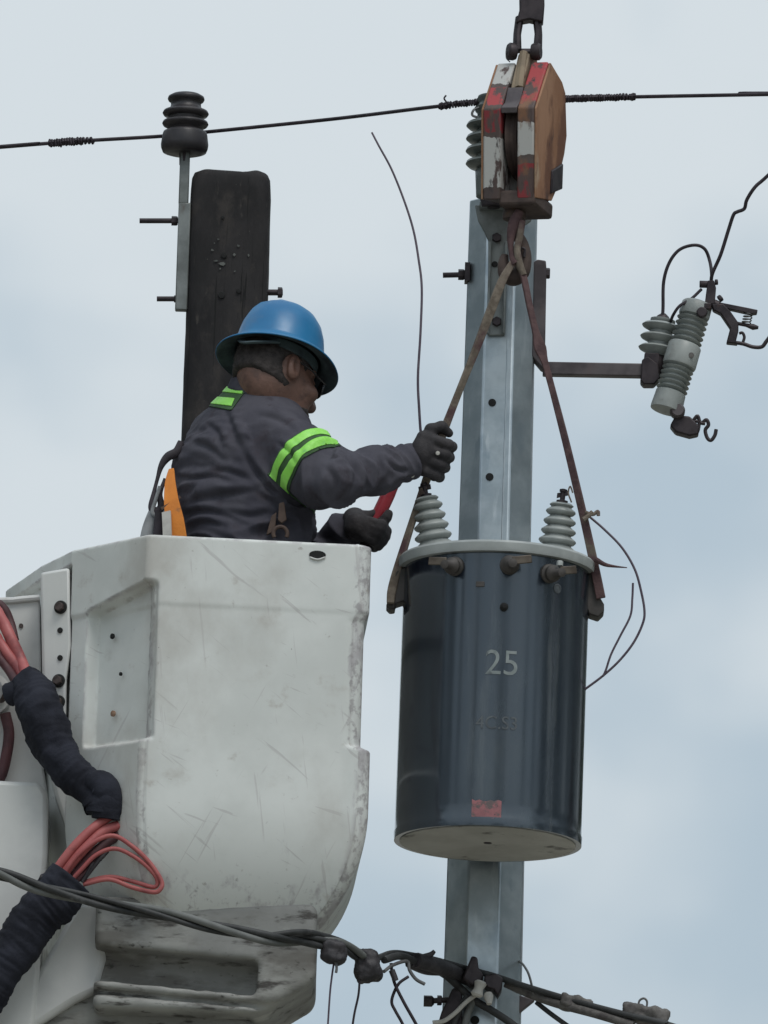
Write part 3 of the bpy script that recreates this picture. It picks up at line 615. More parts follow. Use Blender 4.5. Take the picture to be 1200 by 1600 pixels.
# secondary terminals
for (deg, z, sp) in ((-27, TH - .045, (-1, .10)), (7, TH - .042, (1, .16)), (33, TH - .052, (1, .22))):
    q = tp(deg, z, tR - .002); rad = nrm(tx * math.sin(R(deg)) - ty * math.cos(R(deg))); tan = tx * math.cos(R(deg)) + ty * math.sin(R(deg))
    t = MB(); t.lathe([(.024, 0), (.024, .008), (.019, .012), (.019, .022), (.021, .025), (.015, .034), (.011, .04), (.011, .062), (.004, .064)], q, nrm(rad - tax * .12), 22)
    o = t.build('secondary_bushing', 'lug_steel', tr, smooth=50)
    t = MB(); c = q + rad * .052 + tan * sp[0] * .024 + tax * .004; t.box(c, nrm(tan * sp[0] + tax * sp[1]) * .024, rad * .003, nrm(tax - tan * sp[0] * sp[1]) * .010); t.build('spade_terminal', 'terminal_bronze', o, bevel=.002)
t = MB(); t.hexa(q + rad * .05 + tax * .012, tax, .008, .012); t.build('terminal_nut', 'lid_paint', o)
for (deg, z, w, h, m, nm) in ((-10.5, TH - .092, .0105, .0065, 'lug_steel', 'tag_plate'),):
    q = tp(deg, z, tR + .001); tan = tx * math.cos(R(deg)) + ty * math.sin(R(deg)); rad = np.cross(tan, tax)
    t = MB(); t.box(q, tan * w, nrm(rad) * .002, tax * h); t.build(nm, m, tr, bevel=.001)
t = MB(); q = tp(4.5, TH - .148, tR - .001); rad = nrm(q - tbot - tax * np.dot(q - tbot, tax)); t.lathe([(.0105, 0), (.0105, .006), (.004, .012)], q, rad, 14); t.build('relief_valve', 'black_hole', tr)
t = MB(); q = tp(40, TH - .085, tR - .001); rad = nrm(q - tbot - tax * np.dot(q - tbot, tax)); t.lathe([(.012, 0), (.012, .0025), (.009, .003), (.009, .002), (.002, .002)], q, rad, 18); t.build('ground_boss', 'faded_paint', tr)
# lifting lugs
def lug(deg, pts, name):
    vs = [P(x, y, YT - .03) for x, y in pts]; MB().prism(vs, A(0, .06, 0)).build(name, 'lug_steel', tr, bevel=.003)
lug(-90, [(634, 884), (619, 893), (608, 934), (603, 946), (609, 952), (617, 951), (618, 943), (634, 938)], 'lifting_lug')
lug(90, [(918, 888), (930, 892), (936, 930), (944, 944), (944, 955), (935, 964), (920, 959), (917, 950)], 'lifting_lug')
# painted figures wrapped on the tank
def text_on_tank(txt, size, deg, z, m, name, sx=1.0):
    cu = bpy.data.curves.new('t', 'FONT'); cu.body = txt; cu.size = size; cu.align_x = 'CENTER'; cu.resolution_u = 6
    ob = bpy.data.objects.new('t', cu); COL.objects.link(ob); dg = bpy.context.evaluated_depsgraph_get()
    me = bpy.data.meshes.new_from_object(ob.evaluated_get(dg)); bpy.data.objects.remove(ob)
    bm = bmesh.new(); bm.from_mesh(me); bmesh.ops.remove_doubles(bm, verts=bm.verts, dist=1e-5); bmesh.ops.triangulate(bm, faces=bm.faces)
    for _ in range(1): bmesh.ops.subdivide_edges(bm, edges=[e for e in bm.edges if e.calc_length() > size * .25], cuts=2)
    bm.verts.ensure_lookup_table()
    vs = [tp(deg + math.degrees(v.co.x * sx / tR), z + v.co.y, tR + .0016) for v in bm.verts]
    fs = [[v.index for v in f.verts] for f in bm.faces]; bm.free()
    return link(name, vs, fs, m, tr, smooth=0)
text_on_tank('25', .088, 4.5, TH - .316, 'number_paint', 'painted_number', .98)
text_on_tank('4C.S3', .046, 2.6, TH - .452, 'faded_paint', 'faded_lettering', .95)
st = MB(); nv = 9; vs = []
for j, z in enumerate((.020, .058)):
    for i in range(nv):
        d = -10 + 18 * i / (nv - 1); vs.append(tp(d - 1, z + (.006 * rnd.random() if j else -.004 * rnd.random()), tR + .0018))
st.add(vs, [(i, i + 1, nv + i + 1, nv + i) for i in range(nv - 1)]); st.build('warning_sticker', 'pink_sticker', tr)

# ------------------------------------------------------------------ lifting sling
def ribbon(path, w, th=.0035, n=None, side=None, twist=None):
    fr = frames(path); mb = MB(); vs = []; m_ = len(fr)
    for i, (p, u, q) in enumerate(fr):
        T = np.cross(u, q); sd = np.asarray(side, float) if side is not None else u
        if twist is not None: 
            a = twist(i / (m_ - 1)); sd = A(math.cos(a), math.sin(a), 0)
        sd = nrm(sd - T * np.dot(sd, T)); nr = np.cross(T, sd); ww = w(i / (m_ - 1)) if callable(w) else w
        vs += [p + sd * ww + nr * th, p - sd * ww + nr * th, p - sd * ww - nr * th, p + sd * ww - nr * th]
    fs = [(i * 4 + k, i * 4 + (k + 1) % 4, i * 4 + 4 + (k + 1) % 4, i * 4 + 4 + k) for i in range(m_ - 1) for k in range(4)] + [(3, 2, 1, 0), tuple(range(m_ * 4 - 4, m_ * 4))]
    return mb.add(vs, fs)
slg = empty('lifting_sling', P(806, 420, YT), 'frayed brown two-leg rope sling holding the transformer from the hook', 'sling')
YH = YT - .02
lL = cr([P(x, y, Y) for x, y, Y in ((803, 408, YH - .03), (786, 436, YH - .035), (768, 482, YH - .04), (742, 550, YH - .035), (716, 615, YH - .03), (690, 682, YH - .02), (676, 722, YH - .01), (661, 765, YH), (641, 825, YH), (624, 880, YH), (613, 920, YH - .01), (610, 943, YH - .02))], 6)
ribbon(lL, lambda t: .0088 + .003 * math.sin(t * 9) ** 2, .0045, twist=lambda t: .5 * math.sin(t * 6)).build('sling_leg', 'rope_tan', slg, bevel=.002)
lR = cr([P(x, y, Y) for x, y, Y in ((808, 408, YH - .03), (818, 432, YH - .035), (828, 480, YH - .04), (840, 530, YH - .04), (853, 572, YH - .04), (866, 620, YH - .04), (884, 690, YH - .035), (902, 765, YH - .03), (917, 830, YH - .02), (930, 890, YH - .02), (939, 935, YH - .02))], 6)
ribbon(lR, lambda t: .0082 + .007 * math.exp(-((t - .33) / .035) ** 2) + .007 * max(0, t - .5), .0045, twist=lambda t: .4 * math.sin(t * 5 + 1)).build('sling_leg', 'rope_rust', slg, bevel=.002)
b = MB(); b.tube(cr([P(x, y, YH - .03) for x, y in ((812, 330), (803, 350), (798, 375), (800, 400), (806, 412))], 6), lambda t: .011 + .004 * math.sin(t * 7), 10); b.build('sling_eye', 'rope_rust', slg)
b = MB(); b.tube(cr([P(x, y, YH - .035) for x, y in ((816, 345), (812, 370), (808, 390), (812, 412), (818, 430))], 6), .009, 10); b.build('sling_eye', 'rope_tan', slg)
b = MB(); b.tube(cr([P(x, y, YH - .04) for x, y in ((930, 874), (945, 882), (960, 885), (980, 887))], 5), lambda t: .006 * (1 - t) + .0012, 8); b.build('frayed_end', 'rope_rust', slg)
b = MB(); b.tube(cr([P(x, y, YH - .04) for x, y in ((914, 800), (926, 804), (934, 799), (935, 806))], 5), .0045, 8); b.tube([P(912, 812, YH - .04), P(926, 800, YH - .04)], .006, 8); b.build('frayed_end', 'rope_tan', slg)
b = MB(); b.tube(cr([P(x, y, YH - .04) for x, y in ((893, 785), (888, 770), (891, 760), (895, 770))], 5), .0022, 6); b.build('frayed_end', 'rope_tan', slg)

# ground leads beside the tank
b = MB(); b.tube(cr([P(x, y, YT - .03) for x, y in ((922, 808), (945, 828), (972, 856), (992, 890), (1002, 925), (1007, 955), (1004, 975), (990, 1004), (968, 1032), (942, 1056), (914, 1077))], 6), 1.9 * ID, 8)
single('ground_lead', b, 'wire_purple', 'thin purplish wire bowing out to the right of the transformer', 'wire')
b = MB(); b.tube(cr([P(x, y, YT - .035) for x, y in ((989, 911), (988, 935), (985, 962), (970, 992), (955, 1022), (947, 1046), (942, 1057))], 6), 1.7 * ID, 8)
single('ground_lead', b, 'wire_purple', 'short loose wire strand inside the bowed wire right of the transformer', 'wire')

# ================================================================== CRANE HOOK BLOCK
BY = R(19); bl = A(math.cos(BY), -math.sin(BY), 0); bd = A(math.sin(BY), math.cos(BY), 0); bz = A(0.03, 0, 1)
bz = nrm(bz); bl = nrm(bl - bz * np.dot(bl, bz)); bd = np.cross(bz, bl)
BC = P(818, 210, YT)
hb = empty('crane_hook_block', BC, 'rusty crane pulley block with chipped red and white stripes above the hook', 'hook block')
prof = [(-.03, .178), (.07, .155), (.10, .135), (.13, .03), (.12, -.02), (.07, -.13), (.04, -.165), (-.085, -.19), (-.122, .034)]
def bp(l, d, z): return BC + bl * l + bd * d + bz * z
MB().prism([bp(.021, d, z) for d, z in prof], bl * .043).build('cheek_plate', 'paint_right', hb, bevel=.004, org=BC)
MB().prism([bp(-.068, d, z) for d, z in prof], bl * .046).build('cheek_plate', 'paint_left', hb, bevel=.004, org=BC)
MB().prism([bp(.0645, d * .985 + .002, z * .985) for d, z in prof], bl * .006).build('cover_plate', 'rust_orange', hb, bevel=.002, org=BC)
MB().prism([bp(-.0745, d * .985 + .002, z * .985) for d, z in prof], bl * .006).build('cover_plate', 'rust_orange', hb, bevel=.002, org=BC)
MB().lathe([(.02, -.017), (.10, -.017), (.108, -.015), (.098, -.004), (.098, .004), (.108, .015), (.10, .017), (.02, .017)], bp(0, .005, -.01), bl, 40).build('sheave', 'rust_dark', hb, smooth=30)
b = MB(); b.prism([bp(-.021, d, z) for d, z in ((-.125, .036), (-.10, .055), (-.08, .10), (-.07, .09), (-.09, .03), (-.12, .022))], bl * .041); b.build('spacer', 'steel_bracket', hb, bevel=.002)
b = MB(); b.prism([bp(-.016, d, z) for d, z in ((-.085, .075), (-.03, .20), (.03, .215), (.05, .15), (.0, .07))], bl * .030); b.build('becket', 'becket_tan', hb, bevel=.003)
b = MB(); b.box(bp(.02, -.01, -.185), bl * .048, bd * .075, bz * .02); b.build('crosshead', 'rust_dark', hb, bevel=.008)
b = MB(); b.prism([bp(.060, d, z) for d, z in ((.02, -.09), (.10, -.05), (.105, -.115), (.02, -.15))], bl * .016); b.build('side_lug', 'steel_dark', hb, bevel=.003)
b = MB(); b.lathe([(.028, 0), (.03, .01), (.024, .03)], bp(-.005, -.02, -.225), bz, 16); b.build('swivel_nut', 'rust_dark', hb)
hk = cr([P(x, y, YT - .02) for x, y in ((806, 322), (805, 345), (806, 362), (815, 380), (819, 402), (815, 424), (803, 434), (791, 428), (787, 412), (789, 398))], 6)
b = MB(); b.tube(hk, lambda t: .013 + .008 * math.sin(min(1, max(0, (t - .25) / .75)) * math.pi) - .004 * max(0, t - .8) * 5, 14); b.build('hook', 'rust_dark', hb)
b = MB(); b.tube(cr([P(x, y, YT - .045) for x, y in ((813, 408), (811, 396), (815, 388), (820, 390), (819, 402))], 5), .0032, 8); b.build('safety_latch', 'steel_dark', hb)
# clevis and wedge socket above
for dx in (-1, 1):
    c = P(822 + dx * 16, 81, YT - .02)
    b = MB(); b.lathe([(12 * ID, -.006), (14 * ID, .0), (14 * ID, .012), (11 * ID, .017)], c - A(.005, 0, 0), A(dx, -.25, 0), 18); b.build('pin_head', 'steel_dark', hb)
    q0, q1 = (P(808, 80, YT - .01), P(812, 28, YT)) if dx < 0 else (P(840, 80, YT - .01), P(839, 28, YT))
    b = MB(); b.tube([q0, (q0 + q1) / 2 + A(dx * .003, 0, 0), q1], [.0115, .010, .011], 10, flat=1.6); b.build('clevis_leg', 'steel_dark', hb)
b = MB(); b.prism([P(x, y, YT - .022) for x, y in ((806, 36), (812, 14), (811, -40), (850, -40), (851, 8), (849, 34), (836, 32), (828, 30), (816, 32))], A(0, .044, 0)); b.build('wedge_socket', 'steel_dark', hb, bevel=.004)
b = MB(); b.tube([P(819, 84, YT - .02), P(812, 140, YT - .06)], [.012, .014], 8, flat=1.3); b.build('becket_strap', 'becket_tan', hb)
b = MB(); b.tube([P(812, 82, YT - .01), P(840, 82, YT - .01)], .010, 10); b.build('clevis_pin', 'steel_dark', hb)
b = MB(); b.tube(cr([P(805, 84, YT - .02), P(793, 78, YT - .02), P(791, 90, YT - .02), P(797, 97, YT - .02)], 5), .0016, 6); b.build('cotter_wire', 'wire_grey', hb)
b = MB(); rp0 = P(832, -38, YT); b.tube([rp0, rp0 + A(.03, 0, 1.2)], .010, 12); b.build('wire_rope', 'wire_dark', hb)

# ================================================================== AERIAL BUCKET
YB = 24.30; kz = .0016
F0 = P(232, 834, YB); zr = F0[2]
plan = [F0[:2], PZ(581, 851, zr)[:2]]
D_ = PZ(65, 882, zr)[:2]; C_ = PZ(112, 859, zr)[:2]; E_ = PZ(4, 924, zr)[:2]
Rr = plan[1]
plan = [F0[:2], Rr, A(Rr[0] - .024, Rr[1] + .60), A(E_[0] + .10, E_[1] + .05), E_, D_, C_]
bk = empty('aerial_bucket', (F0[0] + .2, F0[1] + .3, zr - 1.0), 'scuffed white fibreglass lift bucket carrying the worker', 'lift bucket')
def zpy(py): return zr - (py - 838) * kz
NE = [110, 20, 16, 8, 16, 20, 90]; KC = 8
CRAD = [.022, .030, .06, .04, .04, .035, .03]
def ring(d):
    n = len(plan); L = []
    for i in range(n):
        a, b = plan[i], plan[(i + 1) % n]; t = nrm(b - a); nr_ = A(-t[1], t[0]); L.append((a + nr_ * d, t))
    cor = []
    for i in range(n):
        (a, t), (b, u) = L[i - 1], L[i]; den = t[0] * u[1] - t[1] * u[0]; w = b - a; s_ = (w[0] * u[1] - w[1] * u[0]) / den; cor.append(a + t * s_)
    out = []
    def arc(i):
        p = cor[i]; t, u = L[i - 1][1], L[i][1]; ang = math.acos(np.clip(np.dot(t, u), -1, 1)); r = CRAD[i]; ln = r * math.tan(ang / 2)
        p0 = p - t * ln; nr_ = A(-t[1], t[0]); c = p0 + nr_ * r; a0 = math.atan2(*(p0 - c)[::-1])
        return [c + r * A(math.cos(a0 + ang * k / KC), math.sin(a0 + ang * k / KC)) for k in range(KC + 1)]
    arcs = [arc(i) for i in range(n)]
    for i in range(n):
        for k, p in enumerate(arcs[i]): out.append((p, ('c', i, k / KC)))
        e0, e1 = arcs[i][-1], arcs[(i + 1) % n][0]
        for k in range(1, NE[i]): out.append((e0 + (e1 - e0) * (k / NE[i]), ('e', i, k / NE[i])))
    return out
lv = [(842 + 2.6 * k) for k in range(0, 160)]; z_out = [zpy(p) for p in lv if p <= 1250]
fil = [(1250 + 215 * math.sin(R(a)), .27 * (1 - math.cos(R(a)))) for a in range(3, 88, 4)]
rows = [(zpy(1440), .10), (zpy(1200), .055), (zpy(870), .048), (zpy(846), .046), (zr - .004, .036), (zr, .03), (zr, .008), (zr - .003, .002)]
rows += [(z, .0) for z in z_out] + [(zpy(p), d) for p, d in fil]
n_in = 8
vs = []; wear = []
def mask(v, lo, hi, w): return float(sstep(lo - w, lo + w, v) * (1 - sstep(hi - w, hi + w, v)))
cen = np.mean(plan, axis=0)
for ri, (z, d) in enumerate(rows):
    for (p, (ty_, i, t)) in ring(min(d, .20)):
        q = np.array(p)
        if d > .20: q = q + (cen - q) * min(.6, (d - .20) * 2.2)
        disp = 0.0
        if ri >= n_in:
            dn = zr - z                                              # depth below the rim
            disp += (.0022 if (ty_ == 'e' and i == 0) else .006) * float(sstep(.165, .180, dn))              # the lip stands proud
            if (ty_ == 'e' and i in (4, 5)) or (ty_ == 'c' and i == 5): disp += .028 * float(sstep(.036, .044, dn))
            elif ty_ == 'c' and i == 6: disp += .028 * (1 - t) * float(sstep(.036, .044, dn))
            # recess round the right corner
            w = 0
            if (ty_ == 'c' and i == 1): w = 1
            elif ty_ == 'e' and i == 1: w = 1
            elif ty_ == 'e' and i == 0 and t > .93: w = float(sstep(.945, .99, t))
            if w: disp_r = (.007 * mask(dn, .187, .505, .008) - .017 * float(sstep(.499, .513, dn))) * w
            else: disp_r = 0
            q = q + A(-disp_r, disp_r * .25)
            # step recess on the diagonal side
            w = 0; top = .118; bot = .505
            if ty_ == 'e' and i == 6:
                top = .122 + .060 * (1 - t); bot = .497 + .010 * t
                w = float(sstep(.20, .29, t))
            elif ty_ == 'c' and i == 0: w = 1 - .5 * t
            elif ty_ == 'e' and i == 0 and t < .05: w = .5 * (1 - float(sstep(.0, .045, t)))
            if w:
                dd = .036 * w * mask(dn, top, bot, .008)
                dirv = nrm(A(.55, .85)); q = q + dirv * dd
        if disp:
            v = cen - q; q = q + nrm(v) * disp
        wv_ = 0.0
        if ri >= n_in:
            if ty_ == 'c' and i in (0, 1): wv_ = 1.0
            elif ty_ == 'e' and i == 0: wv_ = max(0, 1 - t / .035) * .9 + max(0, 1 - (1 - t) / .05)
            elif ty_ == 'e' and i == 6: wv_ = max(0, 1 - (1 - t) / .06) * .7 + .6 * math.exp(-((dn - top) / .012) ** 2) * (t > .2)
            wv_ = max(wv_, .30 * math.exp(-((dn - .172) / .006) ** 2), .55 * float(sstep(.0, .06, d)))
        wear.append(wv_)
        wob = .0012 * noise.noise(Vector((q[0] * 9, q[1] * 9, z * 7)))
        vs.append((q[0], q[1] + wob, z))
n = len(ring(0)); m = len(rows)
fs = [(i * n + (k + 1) % n, i * n + k, (i + 1) * n + k, (i + 1) * n + (k + 1) % n) for i in range(m - 1) for k in range(n)]
fs = [f[::-1] for f in fs]
fs += [list(range(n))[::-1] if False else list(range(n)), list(range((m - 1) * n, m * n))[::-1]]
tub = link('tub', vs, fs, 'white_glass', bk, smooth=60, org=(F0[0] + .2, F0[1] + .3, zr - .5))
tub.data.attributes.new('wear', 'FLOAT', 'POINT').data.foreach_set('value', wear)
bm = bmesh.new(); bm.from_mesh(tub.data); bmesh.ops.recalc_face_normals(bm, faces=bm.faces); bm.to_mesh(tub.data); bm.free()
fdir = nrm(np.append(plan[1] - plan[0], 0)); fnor = A(fdir[1], -fdir[0], 0)
def on_front(px, py, off=.001):                     # a point on the bucket's front plane
    d = ray(px, py); p0 = F0; t = np.dot(p0 - CAM, fnor) / np.dot(d, fnor); return CAM + d * t + fnor * off
b = MB(); c = on_front(496, 867, -.002); pts = [c + fdir * (13 * ID * math.cos(t)) + A(0, 0, 1) * (6.5 * ID * math.sin(t)) for t in np.linspace(0, 2 * math.pi, 20, endpoint=False)]
b.prism(pts, fnor * .004); b.build('drain_slot', 'black_hole', bk)
b = MB(); b.tube(cr([on_front(484, 871, .002), on_front(496, 874.5, .003), on_front(508, 871, .002)], 5), .0022, 8); b.build('slot_lip', 'cover_white', bk)
ddir = nrm(np.append(plan[0] - plan[6], 0)); dnor = A(ddir[1], -ddir[0], 0)
def on_diag(px, py, off):
    d = ray(px, py); p0 = np.append(plan[6], zr); t = np.dot(p0 - CAM, dnor) / np.dot(d, dnor); return CAM + d * t + dnor * off
for (px, py, r, mt) in ((162, 991, 4.5, 'black_hole'), (175, 1050, 3.0, 'black_hole'), (163, 1112, 5, 'rust_patch')):
    MB().lathe([(r * ID, 0), (r * ID, .004), (r * ID * .5, .006)], on_diag(px, py, -.031), dnor, 10).build('fixing_hole', mt, bk)
# mounting bracket strip with bolts
yq = D_[1] + .02
def strip_pt(px, py, off=0): return P(px, py, C_[1] - .004 + .0006 * (112 - px) + off)
b = MB(); 
outl = [(63, 894), (109, 886), (111, 1010), (104, 1060), (103, 1130), (108, 1210), (120, 1300), (112, 1320), (86, 1240), (74, 1180), (66, 1060)]
b.prism([strip_pt(x, y) for x, y in outl], A(0, .16, 0)); br = b.build('mounting_bracket', 'cover_white', bk, bevel=.008)
for (px, py, r) in ((95, 949, 10.5), (94, 985, 4.5), (94, 1028, 4.5), (92, 1064, 10.5), (92, 1097, 10.5)):
    q = strip_pt(px, py, -.001); sn = np.cross(strip_pt(112, 1000) - strip_pt(62, 1000), A(0, 0, 1)); sn = nrm(sn if sn[1] < 0 else -sn)
    if r > 8:
        w = MB(); w.lathe([(r * ID, 0), (r * ID, .004), (r * ID * .9, .005)], q, sn, 22); w = w.build('washer', 'black_hole', br)
        w = MB(); w.hexa(q + sn * .005, sn, r * .72 * ID, .010); w.build('bolt', 'bolt_rust', br)
    else:
        w = MB(); w.lathe([(r * ID, 0), (r * ID, .002), (.002, .0025)], q, sn, 14); w.build('bolt_hole', 'black_hole', br)
# mount housing beyond the bracket and lower cover: parts of the boom tip
b = MB(); b.prism([P(x, y, 24.66) for x, y in ((-160, 936), (62, 932), (68, 1200), (88, 1320), (60, 1330), (-160, 1330))], A(0, .22, 0)); b.build('mount_housing', 'cover_white', bk, bevel=.006)
b = MB(); b.tube([P(-160, 940, 24.655), P(20, 938, 24.655), P(36, 936, 24.655), P(62, 934, 24.655)], 5 * ID, 8); b.build('housing_rim', 'cover_white', bk)
MB().lathe([(3.5 * ID, 0), (3.5 * ID, .004)], P(33, 978, 24.66), (0, -1, 0), 10).build('rivet', 'bolt_rust', bk)
# pivot shaft machinery at the left edge
b = MB(); b.lathe([(30 * ID, 0), (34 * ID, .01), (34 * ID, .05), (22 * ID, .055), (22 * ID, .09), (10 * ID, .1)], P(-16, 1090, 24.66), (0, -1, 0), 28); b.build('pivot_boss', 'cover_white', bk)
MB().lathe([(9 * ID, 0), (9 * ID, .012), (4 * ID, .02)], P(1, 1090, 24.60), (0, -1, 0), 12).build('pivot_bolt', 'bolt_rust', bk)
b = MB(); b.tube(cr([P(8, 1115, 24.63), P(14, 1145, 24.63), P(10, 1180, 24.63), P(0, 1215, 24.63), P(-20, 1230, 24.63)], 5), 9 * ID, 10); b.build('grease_pipe', 'hose_dark', bk)
b = MB(); b.prism([P(x, y, 24.46) for x, y in ((-240, 1206), (62, 1222), (74, 1240), (74, 1330), (66, 1420), (62, 1520), (54, 1600), (40, 1700), (-240, 1700))], A(0, .18, 0)); b.build('boom_cover', 'cover_white', bk, bevel=.012)
b = MB(); b.tube([P(-230, 1450, 24.62), P(-900, 2500, 24.9)], .14, 4); b.build('boom_arm', 'cover_white', bk, bevel=.02)
# pedestal under the tub, with a broken slot
def ped(X, Y, Z):
    c = P(330, 1530, 24.60)
    d = rbox(X, Y, Z, P(322, 1516, 24.61), X3, (170 * ID, .21, 88 * ID), .020)
    x = (X - c[0]) / ID; z = -(Z - c[2]) / ID
    d = smax(d, (x * .53 + z * .85 - 103) * ID * .9, .02)                       # bottom right corner cut away
    nz = .0010 * (np.sin(X * 61 + Z * 23 + 2 * np.sin(X * 17)) * np.sin(Z * 83 - X * 31) + .6 * np.sin(X * 137 + 3 * np.sin(X * 29)) * np.sin(Y * 90 + Z * 40))
    sl = rbox(X + nz * 2, Y, Z + nz, P(272, 1516, 24.41), [nrm(A(1, 0, -.07)), A(0, 1, 0), nrm(A(.07, 0, 1))], (128 * ID, .07, 27 * ID), .012)
    d = smax(d, -sl, .010)
    g = rbox(X, Y + 9, Z + nz, P(330, 1462, 24.41), [nrm(A(1, 0, -.08)), A(0, 1, 0), nrm(A(.08, 0, 1))], (160 * ID, .012, 8 * ID), .006)
    d = smax(d, -g, .02)
    g2 = rbox(X, Y, Z + nz * .6, P(300, 1562, 24.41), [nrm(A(1, 0, -.06)), A(0, 1, 0), nrm(A(.06, 0, 1))], (150 * ID, .012, 4 * ID), .003)
    d = smax(d, -g2, .015)
    return d + nz * .35
lo = P(10, 1720, 24.4) ; hi = P(500, 1400, 24.9)
V, Fq = snets(ped, (lo[0] - .02, 24.38, lo[2]), (hi[0] + .03, 24.88, hi[2]), .0065)
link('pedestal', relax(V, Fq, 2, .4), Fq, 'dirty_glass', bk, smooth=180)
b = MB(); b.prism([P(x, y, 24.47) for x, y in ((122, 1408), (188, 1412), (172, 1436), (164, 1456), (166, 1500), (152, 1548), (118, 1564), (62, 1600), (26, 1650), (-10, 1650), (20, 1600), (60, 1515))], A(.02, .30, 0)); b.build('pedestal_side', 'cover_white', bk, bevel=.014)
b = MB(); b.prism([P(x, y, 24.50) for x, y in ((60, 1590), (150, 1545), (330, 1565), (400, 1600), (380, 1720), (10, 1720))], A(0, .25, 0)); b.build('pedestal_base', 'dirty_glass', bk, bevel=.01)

# ------------------------------------------------------------------ hydraulic hoses in sleeves
ho = empty('hose_bundle', P(60, 1300, 24.35), 'red hydraulic hoses in lumpy black fabric sleeves beside the bucket', 'hose bundle')
def lumpy(path, r, amp, fr_, n=20, seed=0, ridge=0, rf=0, wr=0):
    path = cr(path[::2] + ([path[-1]] if len(path) % 2 == 0 else []), 6); fr = frames(path); mb = MB(); vs = []; m_ = len(fr); L = 0
    for i, (p, u, w) in enumerate(fr):
        if i: L += np.linalg.norm(p - fr[i - 1][0])
        rr = r(i / (m_ - 1)) if callable(r) else r
        for k in range(n):
            t = 2 * math.pi * k / n; dr = u * math.cos(t) + w * math.sin(t)
            q = rr * (1 + amp * noise.noise(Vector((math.cos(t) * 1.3, math.sin(t) * 1.3 + seed, L * fr_))) + .4 * amp * noise.noise(Vector((math.cos(t) * 3, math.sin(t) * 3 + seed, L * fr_ * 3))) + ridge * math.sin(L * rf + 2 * noise.noise(Vector((L * 30, seed, t)))) + wr * (.35 - abs(noise.noise(Vector((L * 62 + math.cos(t + seed) * .9, math.sin(t) * .7, seed + 4.0))))))
            vs.append(p + dr * q)
    fs = [(i * n + k, i * n + (k + 1) % n, (i + 1) * n + (k + 1) % n, (i + 1) * n + k) for i in range(m_ - 1) for k in range(n)] + [list(range(n))[::-1], list(range((m_ - 1) * n, m_ * n))]
    return mb.add(vs, fs)
YQ = 24.36
s1 = cr([P(x, y, Y) for x, y, Y in ((40, 1064, 24.46), (52, 1082, 24.44), (62, 1110, 24.42), (76, 1150, 24.41), (97, 1188, 24.40), (126, 1220, 24.39), (150, 1240, 24.38), (162, 1258, 24.37), (160, 1274, 24.37))], 8)
lumpy(s1, lambda t: (26 + 8 * math.exp(-((t - .30) / .25) ** 2) + 4 * math.exp(-((t - .85) / .1) ** 2)) * ID, .18, 16, 28, 1, wr=.11).build('sleeve', 'sleeve', ho, smooth=180)
s1b = cr([P(x, y, Y) for x, y, Y in ((126, 1236, 24.385), (146, 1226, 24.37), (162, 1230, 24.36), (168, 1250, 24.36), (165, 1280, 24.365))], 8)
lumpy(s1b, lambda t: (12 + 13 * math.sin(math.pi / 2 * min(1, t * 1.7)) - 3 * t) * ID, .16, 22, 20, 4, wr=.10).build('sleeve', 'sleeve', ho, smooth=180)
s0 = cr([P(x, y, Y) for x, y, Y in ((14, 1086, 24.46), (30, 1080, 24.445), (50, 1072, 24.43), (69, 1062, 24.42))], 8)
lumpy(s0, lambda t: (19 - 13 * t ** 2) * ID, .12, 25, 20, 3).build('sleeve_collar', 'sleeve', ho, smooth=180)
s2 = cr([P(x, y, YQ) for x, y in ((112, 1374), (86, 1404), (56, 1436), (26, 1480), (-6, 1525), (-40, 1580), (-80, 1650), (-110, 1740))], 9)
lumpy(s2, lambda t: (36 + 3 * math.sin(t * 9)) * ID, .10, 14, 28, 7, .022, 190, wr=.10).build('sleeve', 'sleeve', ho, smooth=180)
hz = [
    [(-120, 905, 24.60), (-20, 945, 24.56), (2, 968, 24.54), (18, 1000, 24.52), (34, 1035, 24.51), (46, 1068, 24.45)],
    [(-120, 945, 24.60), (-20, 985, 24.53), (0, 1005, 24.52), (16, 1028, 24.51), (32, 1052, 24.50), (40, 1072, 24.45)],
    [(-120, 980, 24.60), (-20, 1010, 24.52), (0, 1030, 24.51), (14, 1048, 24.50), (26, 1068, 24.45)]]
for k, hpt in enumerate(hz):
    b = MB(); b.tube(cr([P(*q) for q in hpt], 6), (9.5, 8.5, 7)[k] * ID, 12); b.build('hose', ('hose_red', 'hose_red', 'hose_dark')[k], ho)
b = MB(); b.tube(cr([P(*q) for q in ((-120, 925, 24.62), (-20, 940, 24.60), (4, 950, 24.60), (16, 975, 24.60), (22, 1000, 24.58))], 6), 8 * ID, 10); b.build('hose', 'hose_dark', ho)
